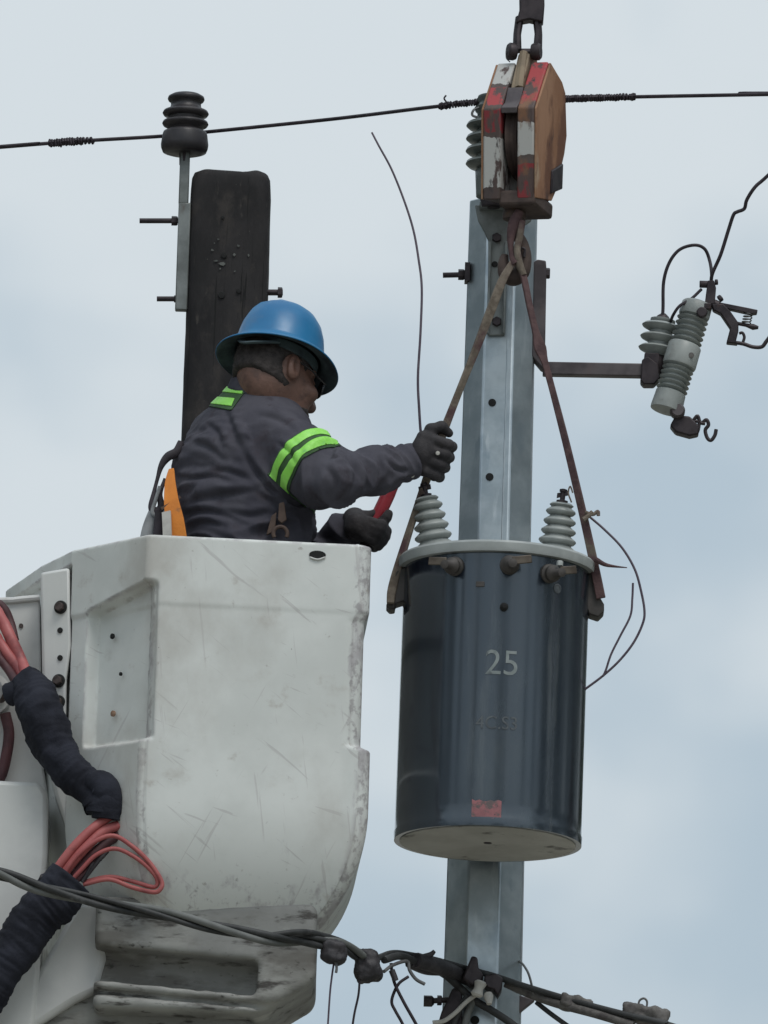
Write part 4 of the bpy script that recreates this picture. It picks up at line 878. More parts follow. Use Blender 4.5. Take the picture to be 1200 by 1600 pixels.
lo_ = [
    ([(178, 1272, 24.37), (150, 1290, 24.35), (118, 1320, 24.34), (90, 1356, 24.345), (78, 1378, 24.35)], 7, 'hose_red'),
    ([(184, 1290, 24.37), (160, 1300, 24.355), (128, 1330, 24.345), (102, 1362, 24.35), (92, 1384, 24.355)], 8, 'hose_red'),
    ([(186, 1304, 24.38), (165, 1318, 24.37), (138, 1342, 24.36), (116, 1370, 24.36)], 8, 'hose_dark'),
    ([(94, 1376, 24.34), (118, 1340, 24.33), (150, 1314, 24.325), (178, 1306, 24.325), (206, 1322, 24.325), (232, 1346, 24.33), (252, 1376, 24.335), (250, 1390, 24.335), (238, 1394, 24.34), (205, 1386, 24.35), (170, 1374, 24.355), (130, 1382, 24.36)], 3.6, 'hose_red'),
    ([(108, 1380, 24.345), (126, 1360, 24.335), (150, 1336, 24.33), (180, 1326, 24.33), (212, 1340, 24.33), (236, 1360, 24.335), (246, 1376, 24.34), (240, 1386, 24.345), (210, 1378, 24.355), (172, 1370, 24.36), (132, 1378, 24.365)], 3.4, 'hose_red'),
    ([(110, 1384, 24.35), (132, 1366, 24.36), (148, 1346, 24.37), (158, 1330, 24.38)], 4, 'hose_dark'),
    ([(168, 1330, 24.37), (150, 1350, 24.36), (130, 1376, 24.355)], 3.2, 'tape_black'), ([(146, 1348, 24.36), (138, 1360, 24.355), (128, 1378, 24.35)], 2.4, 'tape_black')]
for pts, r, mt in lo_:
    b = MB(); b.tube(cr([P(*q) for q in pts], 6), r * ID, 12); b.build('hose', mt, ho)
b = MB(); b.tube(cr([P(63, 1371, 24.335), P(80, 1378, 24.33), P(105, 1386, 24.33)], 5), 5 * ID, 10); b.build('hose_tie', 'tape_black', ho)

# ================================================================== THE WORKER
YM = 24.66
SAX = A(.64, -.77, 0); HAX = A(.77, .64, 0)
person = empty('person', P(378, 1440, YM), 'worker in blue hard hat, dark shirt with green bands, reaching for the sling', 'person')
tabp = [(960, 376, .185, .15), (900, 376, .188, .152), (840, 375, .192, .155), (790, 376, .198, .158), (740, 378, .205, .154), (700, 384, .204, .143), (672, 390, .186, .128), (650, 396, .152, .112), (630, 402, .116, .098), (612, 408, .088, .086), (598, 411, .068, .074), (590, 412, .04, .05)]
TZ = np.array([P(x, y, YM)[2] for y, x, a, b in tabp][::1]); TX = np.array([P(x, y, YM)[0] for y, x, a, b in tabp]); TA = np.array([t[2] for t in tabp]); TB = np.array([t[3] for t in tabp])
def torso(X, Y, Z, g=0.0, sc=1.0):
    cx = np.interp(Z, TZ, TX); a = np.interp(Z, TZ, TA) * sc + g; b = np.interp(Z, TZ, TB) * sc + g
    ls = (X - cx) * SAX[0] + (Y - YM) * SAX[1]; lh = (X - cx) * HAX[0] + (Y - YM) * HAX[1]
    d = (np.sqrt((ls / a) ** 2 + (lh / b) ** 2) - 1) * np.minimum(a, b)
    return np.maximum(np.maximum(d, Z - TZ[-1] - g), TZ[0] - Z)
shR, elR, wrR = P(430, 680, 24.57), P(512, 753, 24.44), P(664, 716, 24.605)
shL, elL, wrL = P(346, 684, 24.78), P(456, 902, 24.92), P(554, 812, 24.79)
upper = nrm(elR - shR)
def shirt_f(X, Y, Z):
    d = torso(X, Y, Z)
    d = smin(d, chain(X, Y, Z, [shR, shR * .4 + elR * .6, elR], [.083, .079, .063], .04), .022)
    fo = chain(X, Y, Z, [elR, elR * .5 + wrR * .5, wrR], [.060, .055, .040], .03)
    fo = np.maximum(fo, (X - wrR[0]) * .96 + (Z - wrR[2]) * .2 + .0)
    d = smin(d, fo, .045)
    l = smin(cone(X, Y, Z, shL, elL, .076, .058), cone(X, Y, Z, elL, wrL, .050, .033), .03)
    d = smin(d, l, .04)
    return d
V, Fq = snets(shirt_f, (TX.min() - .26, 24.33, TZ[0] - .02), (wrR[0] + .06, 25.06, TZ[-1] + .05), .0048)
V = relax(V, Fq, 2, .5); nv = vnormals(V, Fq); amp = np.zeros(len(V))
fa = nrm(wrR - elR)
for i, p in enumerate(V):
    pv = Vector(p); da = np.dot(p - elR, fa); du = np.dot(p - shR, upper)
    dist_f = np.linalg.norm(p - elR - fa * np.clip(da, 0, .3)); dist_u = np.linalg.norm(p - shR - upper * np.clip(du, 0, .26))
    n2 = noise.noise(Vector((p[0] * 5, p[1] * 5, p[2] * 9)))
    if min(dist_f, dist_u) < .105:                     # sleeve folds, bunched near the elbow and wrist
        s_ = da if dist_f < dist_u else -(.26 - du)
        k = .4 + 1.1 * math.exp(-((s_) / .08) ** 2) + .7 * math.exp(-((s_ - .2) / .06) ** 2)
        q = noise.noise(Vector((s_ * 26 + n2 * 1.2, p[2] * 7, p[0] * 4))); q = noise.noise(Vector((s_ * 21 + p[2] * 6, p[2] * 9, p[0] * 3 + n2))); amp[i] = .013 * k * (.45 - 1.7 * min(.45, abs(q)) ** .8) + .004 * n2
    else:                                               # body folds: diagonal bunching above the belt
        lowz = float(sstep(P(0, 700, YM)[2], P(0, 800, YM)[2], p[2]) if False else 1 - sstep(P(380, 815, YM)[2], P(380, 690, YM)[2], p[2]))
        q = noise.noise(Vector((p[0] * 6 + p[2] * 5, p[1] * 6, p[2] * 17 + n2 * 1.6))); q2 = noise.noise(Vector((p[0] * 9 - p[2] * 11, p[1] * 8, p[2] * 10 + 5))) + .8 * (.3 - abs(noise.noise(Vector((p[0] * 9 + p[2] * 16, p[1] * 9, p[2] * 34 + 3)))))
        amp[i] = (.009 + .034 * lowz) * (.40 - 1.6 * min(.5, abs(q)) ** .8) + .010 * q2
def proj(Q):
    d = Q - CAM; z = d @ FWD; return np.stack([600 + FPX * (d @ RGT) / z, 800 - FPX * (d @ UPV) / z], 1)
PX = proj(V); facing = sstep(.1, -.25, nv @ FWD) if False else 1 - sstep(-.25, .1, nv @ FWD)
creases = [(9, 5, [(272, 744), (300, 748), (332, 744), (362, 752)]), (11, 6, [(290, 792), (322, 779), (360, 772), (405, 766)]), (13, 6, [(278, 806), (318, 800), (352, 806), (384, 820)]), (9, 5, [(285, 828), (320, 817), (350, 822)]),
           (10, 6, [(352, 798), (392, 806), (424, 800)]), (14, 6, [(376, 700), (398, 735), (424, 768), (446, 792)]), (9, 6, [(352, 640), (364, 672), (376, 702)]), (7, 6, [(398, 648), (436, 656), (466, 676)]), (8, 6, [(300, 690), (330, 702), (352, 722)]),
           (7, 5, [(430, 690), (452, 706), (462, 726)]), (8, 5, [(508, 730), (524, 752), (520, 782)]), (9, 5, [(541, 712), (556, 738), (549, 772)]), (10, 5, [(590, 708), (596, 735), (588, 768)]), (10, 4, [(602, 716), (618, 732), (640, 738)]), (8, 4, [(606, 768), (626, 752), (648, 744)]), (7, 4, [(560, 780), (585, 768), (606, 742)]),
           (8, 5, [(400, 770), (428, 786), (452, 806)]), (8, 5, [(330, 735), (362, 738), (392, 752)]), (6, 5, [(320, 660), (340, 676), (348, 700)])]
for A_mm, w_, pts in creases:
    pl = np.array(cr([A(x, y) for x, y in pts], 6)); best = np.full(len(PX), 1e9); sg = np.zeros(len(PX)); en = np.zeros(len(PX))
    for k in range(len(pl) - 1):
        a_, b_ = pl[k], pl[k + 1]; e = b_ - a_; tt = np.clip(((PX - a_) @ e) / (e @ e), 0, 1); dv = PX - a_ - tt[:, None] * e; dd_ = np.hypot(dv[:, 0], dv[:, 1])
        mk = dd_ < best; best = np.where(mk, dd_, best); sg = np.where(mk, np.sign(e[0] * dv[:, 1] - e[1] * dv[:, 0]), sg); en = np.where(mk, (k + tt) / (len(pl) - 1), en)
    taper = np.sin(np.pi * np.clip(en, .02, .98)) ** .6; sd_ = best * sg
    amp = amp * (1 - .6 * np.exp(-(best / (2.2 * w_)) ** 2)) + facing * taper * A_mm * .001 * (-.75 * np.exp(-(sd_ / (.75 * w_)) ** 2) + .75 * np.exp(-((sd_ + 1.7 * w_) / (1.2 * w_)) ** 2) + .25 * np.exp(-((sd_ - 1.9 * w_) / (1.3 * w_)) ** 2))
neckd = np.linalg.norm(V - P(412, 615, 24.65), axis=1); amp *= sstep(.10, .17, neckd)
V2 = relax(V + nv * amp[:, None], Fq, 1, .2)
shirt = link('shirt', V2, Fq, 'shirt', person, smooth=180)
nv2 = vnormals(V2, Fq)
def cut_band(name, m, planes, keep, off, parent=shirt):
    bm = bmesh.new(); W = V2 + nv2 * off
    bv = [bm.verts.new(tuple(p)) for p in W]
    kf = keep(V2)
    for f in Fq:
        if kf[f].all(): bm.faces.new([bv[j] for j in f])
    bmesh.ops.delete(bm, geom=[v for v in bm.verts if not v.link_faces], context='VERTS')
    for co_, no_ in planes:
        bmesh.ops.bisect_plane(bm, geom=bm.verts[:] + bm.edges[:] + bm.faces[:], plane_co=tuple(co_), plane_no=tuple(no_), clear_outer=True)
    bm.verts.index_update(); vv = [tuple(v.co) for v in bm.verts]; ff = [[v.index for v in f.verts] for f in bm.faces]; bm.free()
    if not ff: return None
    gid = list(range(len(vv)))                           # keep the largest connected piece only
    def fnd(a):
        while gid[a] != a: gid[a] = gid[gid[a]]; a = gid[a]
        return a
    for f in ff:
        for j in f[1:]: gid[fnd(j)] = fnd(f[0])
    cnt_ = {}
    for f in ff: cnt_[fnd(f[0])] = cnt_.get(fnd(f[0]), 0) + 1
    big = max(cnt_, key=cnt_.get); ff = [f for f in ff if fnd(f[0]) == big]
    use = sorted({j for f in ff for j in f}); mp_ = {j: k for k, j in enumerate(use)}; vv = [vv[j] for j in use]; ff = [[mp_[j] for j in f] for f in ff]
    o = link(name, vv, ff, m, parent, smooth=180); sd = o.modifiers.new('solid', 'SOLIDIFY'); sd.thickness = .002; sd.offset = 1
    return o
UL = np.linalg.norm(elR - shR)
def keep_arm(Q):
    t = (Q - shR) @ upper; d = np.linalg.norm(Q - shR - np.outer(t, upper), axis=1)
    return (d < .15) & (t > .2 * UL) & (t < 1.0 * UL) & ((Q - elR) @ fa < .06)
wdn = nrm(np.cross(upper, FWD)); wdn = wdn if wdn[2] < 0 else -wdn
bax = nrm(P(512, 757, 24.47) - P(430, 680, 24.57))
bctr = shR
def slab(t0, t1): return [(bctr + bax * t1 * UL, bax), (bctr + bax * t0 * UL, -bax), (bctr + wdn * .084, wdn)]
cut_band('band_backing', 'hivis_dark', slab(.505, .80), keep_arm, .0012)
cut_band('reflective_band', 'hivis', slab(.53, .62), keep_arm, .003)
cut_band('reflective_band', 'hivis', slab(.68, .77), keep_arm, .003)
def keep_back(Q): return (Q[:, 0] < P(392, 610, YM)[0]) & (Q[:, 1] < YM + .03) & (Q[:, 2] > P(340, 660, YM)[2])
def quad_cut(pts, Y=24.6):                              # planes through the sides of a patch seen on the shoulder
    out = []; w = [P(x, y, Y) for x, y in pts]; c = sum(w) / 4
    for i in range(4):
        e = w[(i + 1) % 4] - w[i]; no_ = nrm(np.cross(e, A(0.0, .974, .225)))
        if np.dot(no_, c - w[i]) > 0: no_ = -no_
        out.append((w[i], no_))
    return out
cut_band('band_backing', 'hivis_dark', quad_cut([(343, 600), (388, 606), (362, 642), (314, 632)]), keep_back, .0012)
cut_band('reflective_band', 'hivis', quad_cut([(346, 603), (382, 608), (378, 616), (338, 611)]), keep_back, .003)
cut_band('reflective_band', 'hivis', quad_cut([(328, 619), (367, 623), (362, 635), (318, 629)]), keep_back, .003)
# collar
def collar_f(X, Y, Z):
    c0 = P(372, 590, 24.6)
    c = smax(cone(X, Y, Z, P(400, 660, 24.65), P(417, 590, 24.64), .104, .082), (X - c0[0]) * .47 + (Z - c0[2]) * .88, .005)
    c = smax(c, -cone(X, Y, Z, P(402, 660, 24.652), P(420, 570, 24.642), .094, .071), .003)
    return smax(c, -((X - c0[0]) * .47 + (Z - c0[2]) * .88 + .036), .004)
V, Fc = snets(collar_f, P(410, 630, 24.65) - .17, P(410, 630, 24.65) + .17, .0045)
nvc = vnormals(V, Fc); V = V + nvc * np.array([.004 * noise.noise(Vector(p * 16)) for p in V])[:, None]
link('collar', V, Fc, 'shirt', shirt, smooth=180)

# head
BR = P(434, 562, 24.635)
HU = nrm(A(.14, .27, .945)); az = R(36)
HF = nrm(A(math.cos(az), math.sin(az), 0) - HU * np.dot(A(math.cos(az), math.sin(az), 0), HU)); HR = np.cross(HF, HU)
HAX3 = [HF, HR, HU]; H0 = BR - HU * .032 + A(.006, 0, 0)
def hp(f, r, u): return H0 + HF * f + HR * r + HU * u
nk = P(404, 645, 24.66)
def head_f(X, Y, Z):
    d = ell(X, Y, Z, hp(-.012, 0, 0), HAX3, (.100, .077, .108))
    d = smin(d, ell(X, Y, Z, hp(.037, 0, -.064), HAX3, (.062, .060, .074)), .03)
    d = smin(d, ell(X, Y, Z, hp(.066, 0, -.118), HAX3, (.036, .042, .030)), .025)
    d = smin(d, chain(X, Y, Z, [hp(.092, 0, -.012), hp(.114, 0, -.052)], [.009, .014], .01), .014)
    for s_ in (-1, 1):
        d = smin(d, cone(X, Y, Z, hp(.113, 0, -.056), hp(.103, s_ * .014, -.058), .008, .009), .008)
        d = smin(d, ell(X, Y, Z, hp(.075, s_ * .040, -.045), HAX3, (.025, .024, .02)), .02)
        d = smin(d, cone(X, Y, Z, hp(.086, s_ * .012, .012), hp(.074, s_ * .045, .012), .010, .009), .012)
        d = smax(d, -ell(X, Y, Z, hp(.100, s_ * .032, -.010), HAX3, (.018, .018, .012)), .008)
        d = smin(d, ell(X, Y, Z, hp(.082, s_ * .032, -.010), HAX3, (.011, .011, .011)), .004)
        e = ell(X, Y, Z, hp(-.005, s_ * .082, -.022), [nrm(HF * .95 - HR * s_ * .3), nrm(HR * s_ + HF * .3 * 1), HU], (.022, .011, .034))
        e = smax(e, -ell(X, Y, Z, hp(.0, s_ * .094, -.020), HAX3, (.012, .011, .020)), .004)
        d = smin(d, e, .006)
    d = smin(d, cone(X, Y, Z, hp(.098, -.018, -.092), hp(.098, .018, -.092), .007, .007), .006)
    d = smin(d, cone(X, Y, Z, hp(.096, -.014, -.104), hp(.096, .014, -.104), .007, .007), .006)
    d = smin(d, cone(X, Y, Z, hp(-.025, 0, -.06), nk, .062, .070), .03)
    d = smin(d, torso(X, Y, Z, -.022, .9), .03)
    d = smin(d, chain(X, Y, Z, [shR, elR, wrR, P(674, 712, 24.60)], [.055, .045, .026, .022], .02), .03)
    d = smin(d, chain(X, Y, Z, [shL, elL, wrL, P(562, 818, 24.79)], [.055, .042, .024, .020], .02), .03)
    return d
V, Fq2 = snets(head_f, (TX.min() - .24, 24.36, TZ[0] - .02), (P(690, 700, 24.6)[0], 25.03, hp(0, 0, .14)[2]), .005)
link('body', relax(V, Fq2, 1, .4), Fq2, 'skin', person, smooth=180)
def hair_f(X, Y, Z):
    d = ell(X, Y, Z, hp(-.014, 0, 0), HAX3, (.106, .082, .112)); d = smin(d, cone(X, Y, Z, hp(-.03, 0, -.045), hp(-.05, 0, -.068), .066, .062), .03)
    f, r, u = local(X, Y, Z, H0, HAX3)
    d = smax(d, f - .045 - .6 * (u - .0), .01)
    d = smax(d, -(u + .078 - .0 + .35 * np.minimum(0, f + .01)), .006)
    d = smax(d, -(np.sqrt((f + .0) ** 2 + (u + .022) ** 2) - .036), .006)
    return d
V, Fq2 = snets(hair_f, H0 - .16, H0 + .16, .0045)
nvh = vnormals(V, Fq2); V = V + nvh * np.array([.0022 * noise.noise(Vector(p * 140)) for p in V])[:, None]
link('hair', V, Fq2, 'hair', person, smooth=180)
def beard_f(X, Y, Z):
    d = smin(ell(X, Y, Z, hp(.066, 0, -.119), HAX3, (.0405, .046, .034)), ell(X, Y, Z, hp(.037, 0, -.085), HAX3, (.062, .063, .056)), .02)
    f, r, u = local(X, Y, Z, H0, HAX3); d = smax(d, u + .088 + .35 * np.maximum(0, .08 - f), .006); return smax(d, -(f - .035), .01)
V, Fq2 = snets(beard_f, H0 - .2, H0 + .2, .0045)
nvh = vnormals(V, Fq2); V = V + nvh * np.array([.0024 * noise.noise(Vector(p * 120)) for p in V])[:, None]
link('beard', V, Fq2, 'hair', person, smooth=180)
# safety glasses
b = MB()
for s_ in (-1, 1):
    c = hp(.110, s_ * .034, -.014); b.lathe([(.024, -.002), (.025, 0), (.022, .003), (.002, .004)], c, HF + HR * s_ * .25, 20)
gl = b.build('safety_glasses', 'lens', person)
b = MB()
for s_ in (-1, 1): b.tube([hp(.108, s_ * .055, -.008), hp(.05, s_ * .080, -.006), hp(-.005, s_ * .084, .0)], .0025, 8)
b.tube([hp(.114, -.012, -.006), hp(.114, .012, -.006)], .003, 8); b.build('glasses_frame', 'lens', gl)
# hard hat
def hat_pt(f, r, u): return BR + HF * f + HR * r + HU * u
vs, fs = [], []; NN = 72
hprof = []
for (rad, u) in [(0, .1495), (.03, .147), (.055, .1385), (.075, .124), (.090, .103), (.099, .078), (.1045, .05), (.1075, .025), (.111, .0125), (.120, .0065), (.132, .002), (.143, -.0035), (.1485, -.008), (.150, -.011), (.1485, -.0125), (.142, -.009), (.130, -.0045), (.116, .0), (.106, .004), (.100, .03), (.092, .075), (.07, .115), (.03, .138), (0, .141)]: hprof.append((rad, u))
for (rad, u) in hprof:
    for k in range(NN):
        t = 2 * math.pi * k / NN; c_, s_ = math.cos(t), math.sin(t)
        lf = 1.0 + (.09 if rad > 0 else 0) * (1 if c_ > 0 else .8) * c_ * c_
        rid = 0
        if .02 < rad < .112 and u > .02: rid = .0035 * math.exp(-(s_ * rad / .012) ** 2) + .0025 * math.exp(-((abs(s_) * rad - .035) / .008) ** 2)
        dip = -.006 * (c_ ** 2) * float(sstep(.108, .15, rad)) if u < .02 else 0
        vs.append(hat_pt(rad * c_ * lf, rad * s_ * .98, u + rid + dip))
mm_ = len(hprof); fs = [(i * NN + (k + 1) % NN, i * NN + k, (i + 1) * NN + k, (i + 1) * NN + (k + 1) % NN) for i in range(mm_ - 1) for k in range(NN)]
hat = link('hard_hat', vs, fs, 'hat_blue', person, smooth=180, org=BR, mats=['hat_lining_shade'], fmat=[1 if i >= 14 else 0 for i in range(mm_ - 1) for k in range(NN)])
bm = bmesh.new(); bm.from_mesh(hat.data); bmesh.ops.remove_doubles(bm, verts=bm.verts, dist=1e-6); bmesh.ops.recalc_face_normals(bm, faces=bm.faces); bm.to_mesh(hat.data); bm.free()
vs = []
for (rad, u) in ((.098, -.002), (.099, .02), (.094, .02), (.093, -.004)):
    for k in range(48):
        t = 2 * math.pi * k / 48; vs.append(hat_pt(rad * math.cos(t) * 1.07, rad * math.sin(t) * .9, u - .012))
link('head_band', vs, [(i * 48 + k, i * 48 + (k + 1) % 48, ((i + 1) % 4) * 48 + (k + 1) % 48, ((i + 1) % 4) * 48 + k) for i in range(4) for k in range(48)], 'hat_lining_shade', hat)
b = MB(); b.tube(cr([hat_pt(-.125, .02, -.012), hat_pt(-.13, .045, -.03), hat_pt(-.11, .07, -.028), hat_pt(-.06, .092, -.012)], 5), .011, 10, flat=.4); b.build('ratchet_strap', 'hat_lining_shade', hat)

# gloves
def fist(name, wrist, rod0, rod1, near, side, parent, r=.0125, thumb_up=True, knob=None):
    """four fingers closed round the rod from rod0 (thumb end) to rod1; near = towards the back of the hand, side = the way the fingers leave the palm"""
    a = nrm(rod1 - rod0); near = nrm(near - a * np.dot(near, a)); side = nrm(np.cross(a, near)) * (1 if np.dot(np.cross(a, near), side) > 0 else -1)
    L = np.linalg.norm(rod1 - rod0); fing = []
    lens = (1.0, 1.08, 1.02, .86)
    for i in range(4):
        c = rod0 + a * L * (.14 + .24 * i); k = lens[i]
        fing.append(([c + near * .036 - side * .004, c + near * .034 * k + side * .024 * k, c + near * .004 + side * .033 * k, c - near * .024 * k + side * .014, c - near * .018 - side * .010], [r * 1.05, r * 1.05, r, r * .95, r * .85]))
    pc = rod0 + a * L * .5 + near * .025 - side * .028
    th = [wrist * .45 + (rod0 + near * .02 - side * .03) * .55, rod0 - a * .006 + near * .012 - side * .030, rod0 - a * .022 + near * .006 - side * .008, rod0 - a * .014 - near * .004 + side * .014]
    def f(X, Y, Z):
        d = rbox(X, Y, Z, pc, [a, side, near], (L * .48, .030, .019), .016)
        d = smin(d, chain(X, Y, Z, [wrist, pc], [.031, .031], .02), .02)
        for pts, rs in fing: d = smin(d, chain(X, Y, Z, pts, rs, .006), .005)
        d = smin(d, chain(X, Y, Z, th, [r * 1.25, r * 1.15, r * 1.05, r * .9], .01), .008)
        if knob is not None: d = smin(d, chain(X, Y, Z, knob[0], knob[1], .006), .008)
        return d
    allp = np.array([p for pts, _ in fing for p in pts] + th + [wrist] + (list(knob[0]) if knob else [])); lo, hi = allp.min(0) - .05, allp.max(0) + .05
    V, Q = snets(f, lo, hi, .0034); V = relax(V, Q, 1, .3)
    return link(name, V, Q, 'glove', parent, smooth=180)
def on_leg(py): 
    best = min(lL, key=lambda p: abs(p[2] - P(680, py, YH)[2])); return best
g1 = fist('glove', P(661, 717, 24.60), on_leg(686), on_leg(748), A(0, -1, -.1), A(1, 0, 0), person)
b = MB(); b.lathe([(.0055, 0), (.005, .002), (.001, .003)], P(684, 708, 24.54), (0, -1, 0), 10); b.build('glove_stud', 'patch_grey', g1)
b = MB(); b.lathe([(.006, 0), (.0055, .003), (.001, .005)], P(644, 743, 24.555), (.1, -1, -.2), 12); b.build('cuff_button', 'patch_grey', shirt)
t0, t1 = P(602, 783, 24.78), P(570, 846, 24.77)
g2 = fist('glove', P(554, 812, 24.785), P(587, 820, 24.775), P(573, 852, 24.77), A(-.2, -1, 0), A(1, 0, -.2), person, knob=([P(596, 818, 24.76), P(604, 809, 24.75), P(607, 803, 24.75)], [.015, .012, .0115]))
tl = empty('hand_tool', P(575, 850, 24.775), 'red-handled tool gripped in the lower dark glove', 'hand tool')
tdir = nrm(P(612, 762, 24.775) - P(572, 846, 24.775)); 
b = MB(); b.tube([P(624, 735, 24.775), P(606, 774, 24.775), P(588, 812, 24.775), P(572, 846, 24.775)], [.015, .0195, .020, .018], 14, flat=.9); b.build('handle', 'tool_red', tl)
b = MB(); b.tube([P(572, 846, 24.775), P(562, 870, 24.775), P(556, 884, 24.775)], [.013, .012, .008], 12); b.build('tool_head', 'steel_dark', tl)
b = MB(); b.tube([P(624, 735, 24.775), P(628, 726, 24.775)], .012, 12); b.build('handle_end', 'steel_dark', tl)

# trousers, boots (inside the bucket)
pel = P(376, 905, YM); zf = zpy(1436)
hipR, hipL = pel + SAX * .10 + A(0, 0, -.06), pel - SAX * .10 + A(0, 0, -.06)
ftR, ftL = A(hipR[0] + .0, max(hipR[1], 24.52), zf + .09), A(hipL[0] + .03, hipL[1] - .02, zf + .09)
def leg_f(X, Y, Z):
    d = ell(X, Y, Z, pel, [SAX, HAX, A(0, 0, 1)], (.185, .14, .14))
    for h_, f_ in ((hipR, ftR), (hipL, ftL)):
        k_ = (h_ + f_) / 2 + HAX * .03; d = smin(d, chain(X, Y, Z, [h_, k_, f_], [.10, .075, .06], .02), .03)
    return d
V, Q = snets(leg_f, (pel[0] - .28, 24.33, zf), (pel[0] + .3, 25.0, pel[2] + .16), .012)
link('trousers', V, Q, 'trousers', person, smooth=180)
for f_ in (ftR, ftL):
    def boot(X, Y, Z, f_=f_): return smax(smin(ell(X, Y, Z, f_ + HAX * .06 + A(0, 0, -.045), [HAX, SAX, A(0, 0, 1)], (.14, .052, .05)), cone(X, Y, Z, f_ + A(0, 0, -.03), f_ + A(0, 0, .08), .055, .058), .03), zf - Z, .005)
    V, Q = snets(boot, f_ - .22, f_ + .22, .01); link('boot', V, Q, 'harness_dark', person, smooth=180)
# harness
hn = link('harness_waist', *(lambda mb: (mb.v, mb.f))(ribbon([A(np.interp(zpy(862), TZ, TX), YM, zpy(862)) + SAX * math.cos(t) * .21 + HAX * math.sin(t) * .172 for t in np.linspace(0, 2 * math.pi, 60)], .03, .004, side=A(0, 0, 1))), 'harness_dark', person)
def back_pt(px, py, off):                                # a point just off the shirt's outline at the back
    return P(px, py, 24.60 + off)
ribbon(cr([P(x, y, Y) for x, y, Y in ((268, 733, 24.60), (266, 755, 24.575), (268, 785, 24.545), (273, 815, 24.525), (276, 850, 24.515))], 6), lambda t: (4 + 14 * t ** .8) * ID, .003, side=A(.93, -.36, .0)).build('orange_strap', 'orange_web', person, bevel=.001)
ribbon(cr([P(x, y, Y) for x, y, Y in ((260, 800, 24.53), (261, 820, 24.515), (262, 850, 24.505))], 5), lambda t: 7 * ID, .003, side=A(.93, -.36, .0)).build('strap_label', 'patch_grey', person)
ribbon(cr([P(x, y, 24.545) for x, y in ((252, 795), (265, 788), (282, 776))], 4), 2.2 * ID, .002, side=A(.3, 0, 1)).build('strap_keeper', 'leather', person)
b = MB(); b.tube(cr([P(x, y, 24.63) for x, y in ((283, 690), (276, 706), (262, 714), (252, 728), (246, 748), (240, 772), (237, 792), (244, 800), (252, 792), (250, 772), (258, 748))], 6), lambda t: (5.2 + 2.2 * math.sin(t * 11)) * ID, 10); b.build('lanyard', 'harness_dark', person)
b = MB(); b.tube(cr([P(x, y, 24.62) for x, y in ((250, 760), (243, 782), (238, 800), (246, 806), (258, 800), (262, 786))], 6), 3.2 * ID, 8); b.build('snap_hook', 'harness_grey', person)
b = MB(); b.tube(cr([P(x, y, 24.63) for x, y in ((241, 796), (236, 812), (232, 830), (230, 850))], 5), lambda t: (5 + 4 * t) * ID, 10, flat=1.5); b.build('lanyard_pack', 'harness_grey', person)
b = MB(); b.tube(cr([P(x, y, 24.61) for x, y in ((250, 800), (248, 820), (246, 850))], 5), 8 * ID, 10); b.build('lanyard_pouch', 'harness_dark', person)
# front buckles by the elbow
b = MB(); b.prism([P(x, y, 24.46) for x, y in ((436, 786), (444, 784), (448, 812), (440, 818), (434, 812))], A(0, .01, 0)); b.build('buckle_strap', 'leather', person, bevel=.002)
b = MB(); b.prism([P(x, y, 24.465) for x, y in ((424, 806), (432, 800), (430, 830), (416, 836))], A(0, .01, 0)); b.build('buckle_strap', 'leather', person, bevel=.002)
b = MB(); b.tube(cr([P(438 + 11 * math.cos(t), 834 + 11 * math.sin(t), 24.45) for t in np.linspace(2.6, 6.8, 12)], 3), 3.2 * ID, 8); b.build('buckle_ring', 'leather', person)

# loose wire held in the hand
b = MB(); b.tube(cr([P(x, y, Y) for x, y, Y in ((581, 207, 24.66), (592, 228, 24.655), (612, 265, 24.65), (632, 315, 24.64), (646, 360, 24.63), (654, 405, 24.62), (659, 450, 24.61), (657, 520, 24.60), (653, 590, 24.595), (655, 640, 24.595), (658, 680, 24.60), (664, 705, 24.61))], 6), lambda t: (1.5 + .8 * t) * ID, 8)
single('loose_wire', b, 'wire_purple', 'long thin stiff wire curving up into the sky from the raised glove', 'wire')

# ================================================================== LOW CABLES ACROSS THE FRONT
YL = 24.12
main = cr([P(x, y, Y) for x, y, Y in ((-3000, 760, 23.4), (-1500, 1000, 23.7), (-900, 1130, 23.85), (-500, 1232, 23.93), (-260, 1294, 23.98), (-140, 1326, 24.0), (-60, 1348, 24.02), (0, 1366, 24.05), (60, 1386, 24.07), (150, 1408, 24.09), (250, 1428, 24.11), (340, 1450, 24.13), (420, 1466, 24.16), (480, 1470, 24.25), (525, 1476, 24.32), (556, 1490, 24.40), (580, 1500, 24.48))], 8)
sc_ = empty('service_cable', main[0], 'twisted grey service cable passing in front of the bucket', 'cable')
fr = frames(main); n = len(fr)
for k in range(3):
    hp_ = []
    for i, (p, u, w) in enumerate(fr):
        th = i * .19 + k * 2.094; rr = .0095; hp_.append(p + u * math.cos(th) * rr + w * math.sin(th) * rr)
    b = MB(); b.tube(hp_, (.0085, .0085, .0065)[k], 10); b.build('strand', ('cable_black', 'cable_grey', 'cable_black')[k], sc_)
b = MB(); b.tube(cr([P(x, y, Y) for x, y, Y in ((420, 1462, 24.16), (470, 1456, 24.2), (505, 1462, 24.3), (540, 1474, 24.36), (570, 1494, 24.42), (590, 1500, 24.5))], 6), .0075, 10); b.build('strand', 'cable_black', sc_)
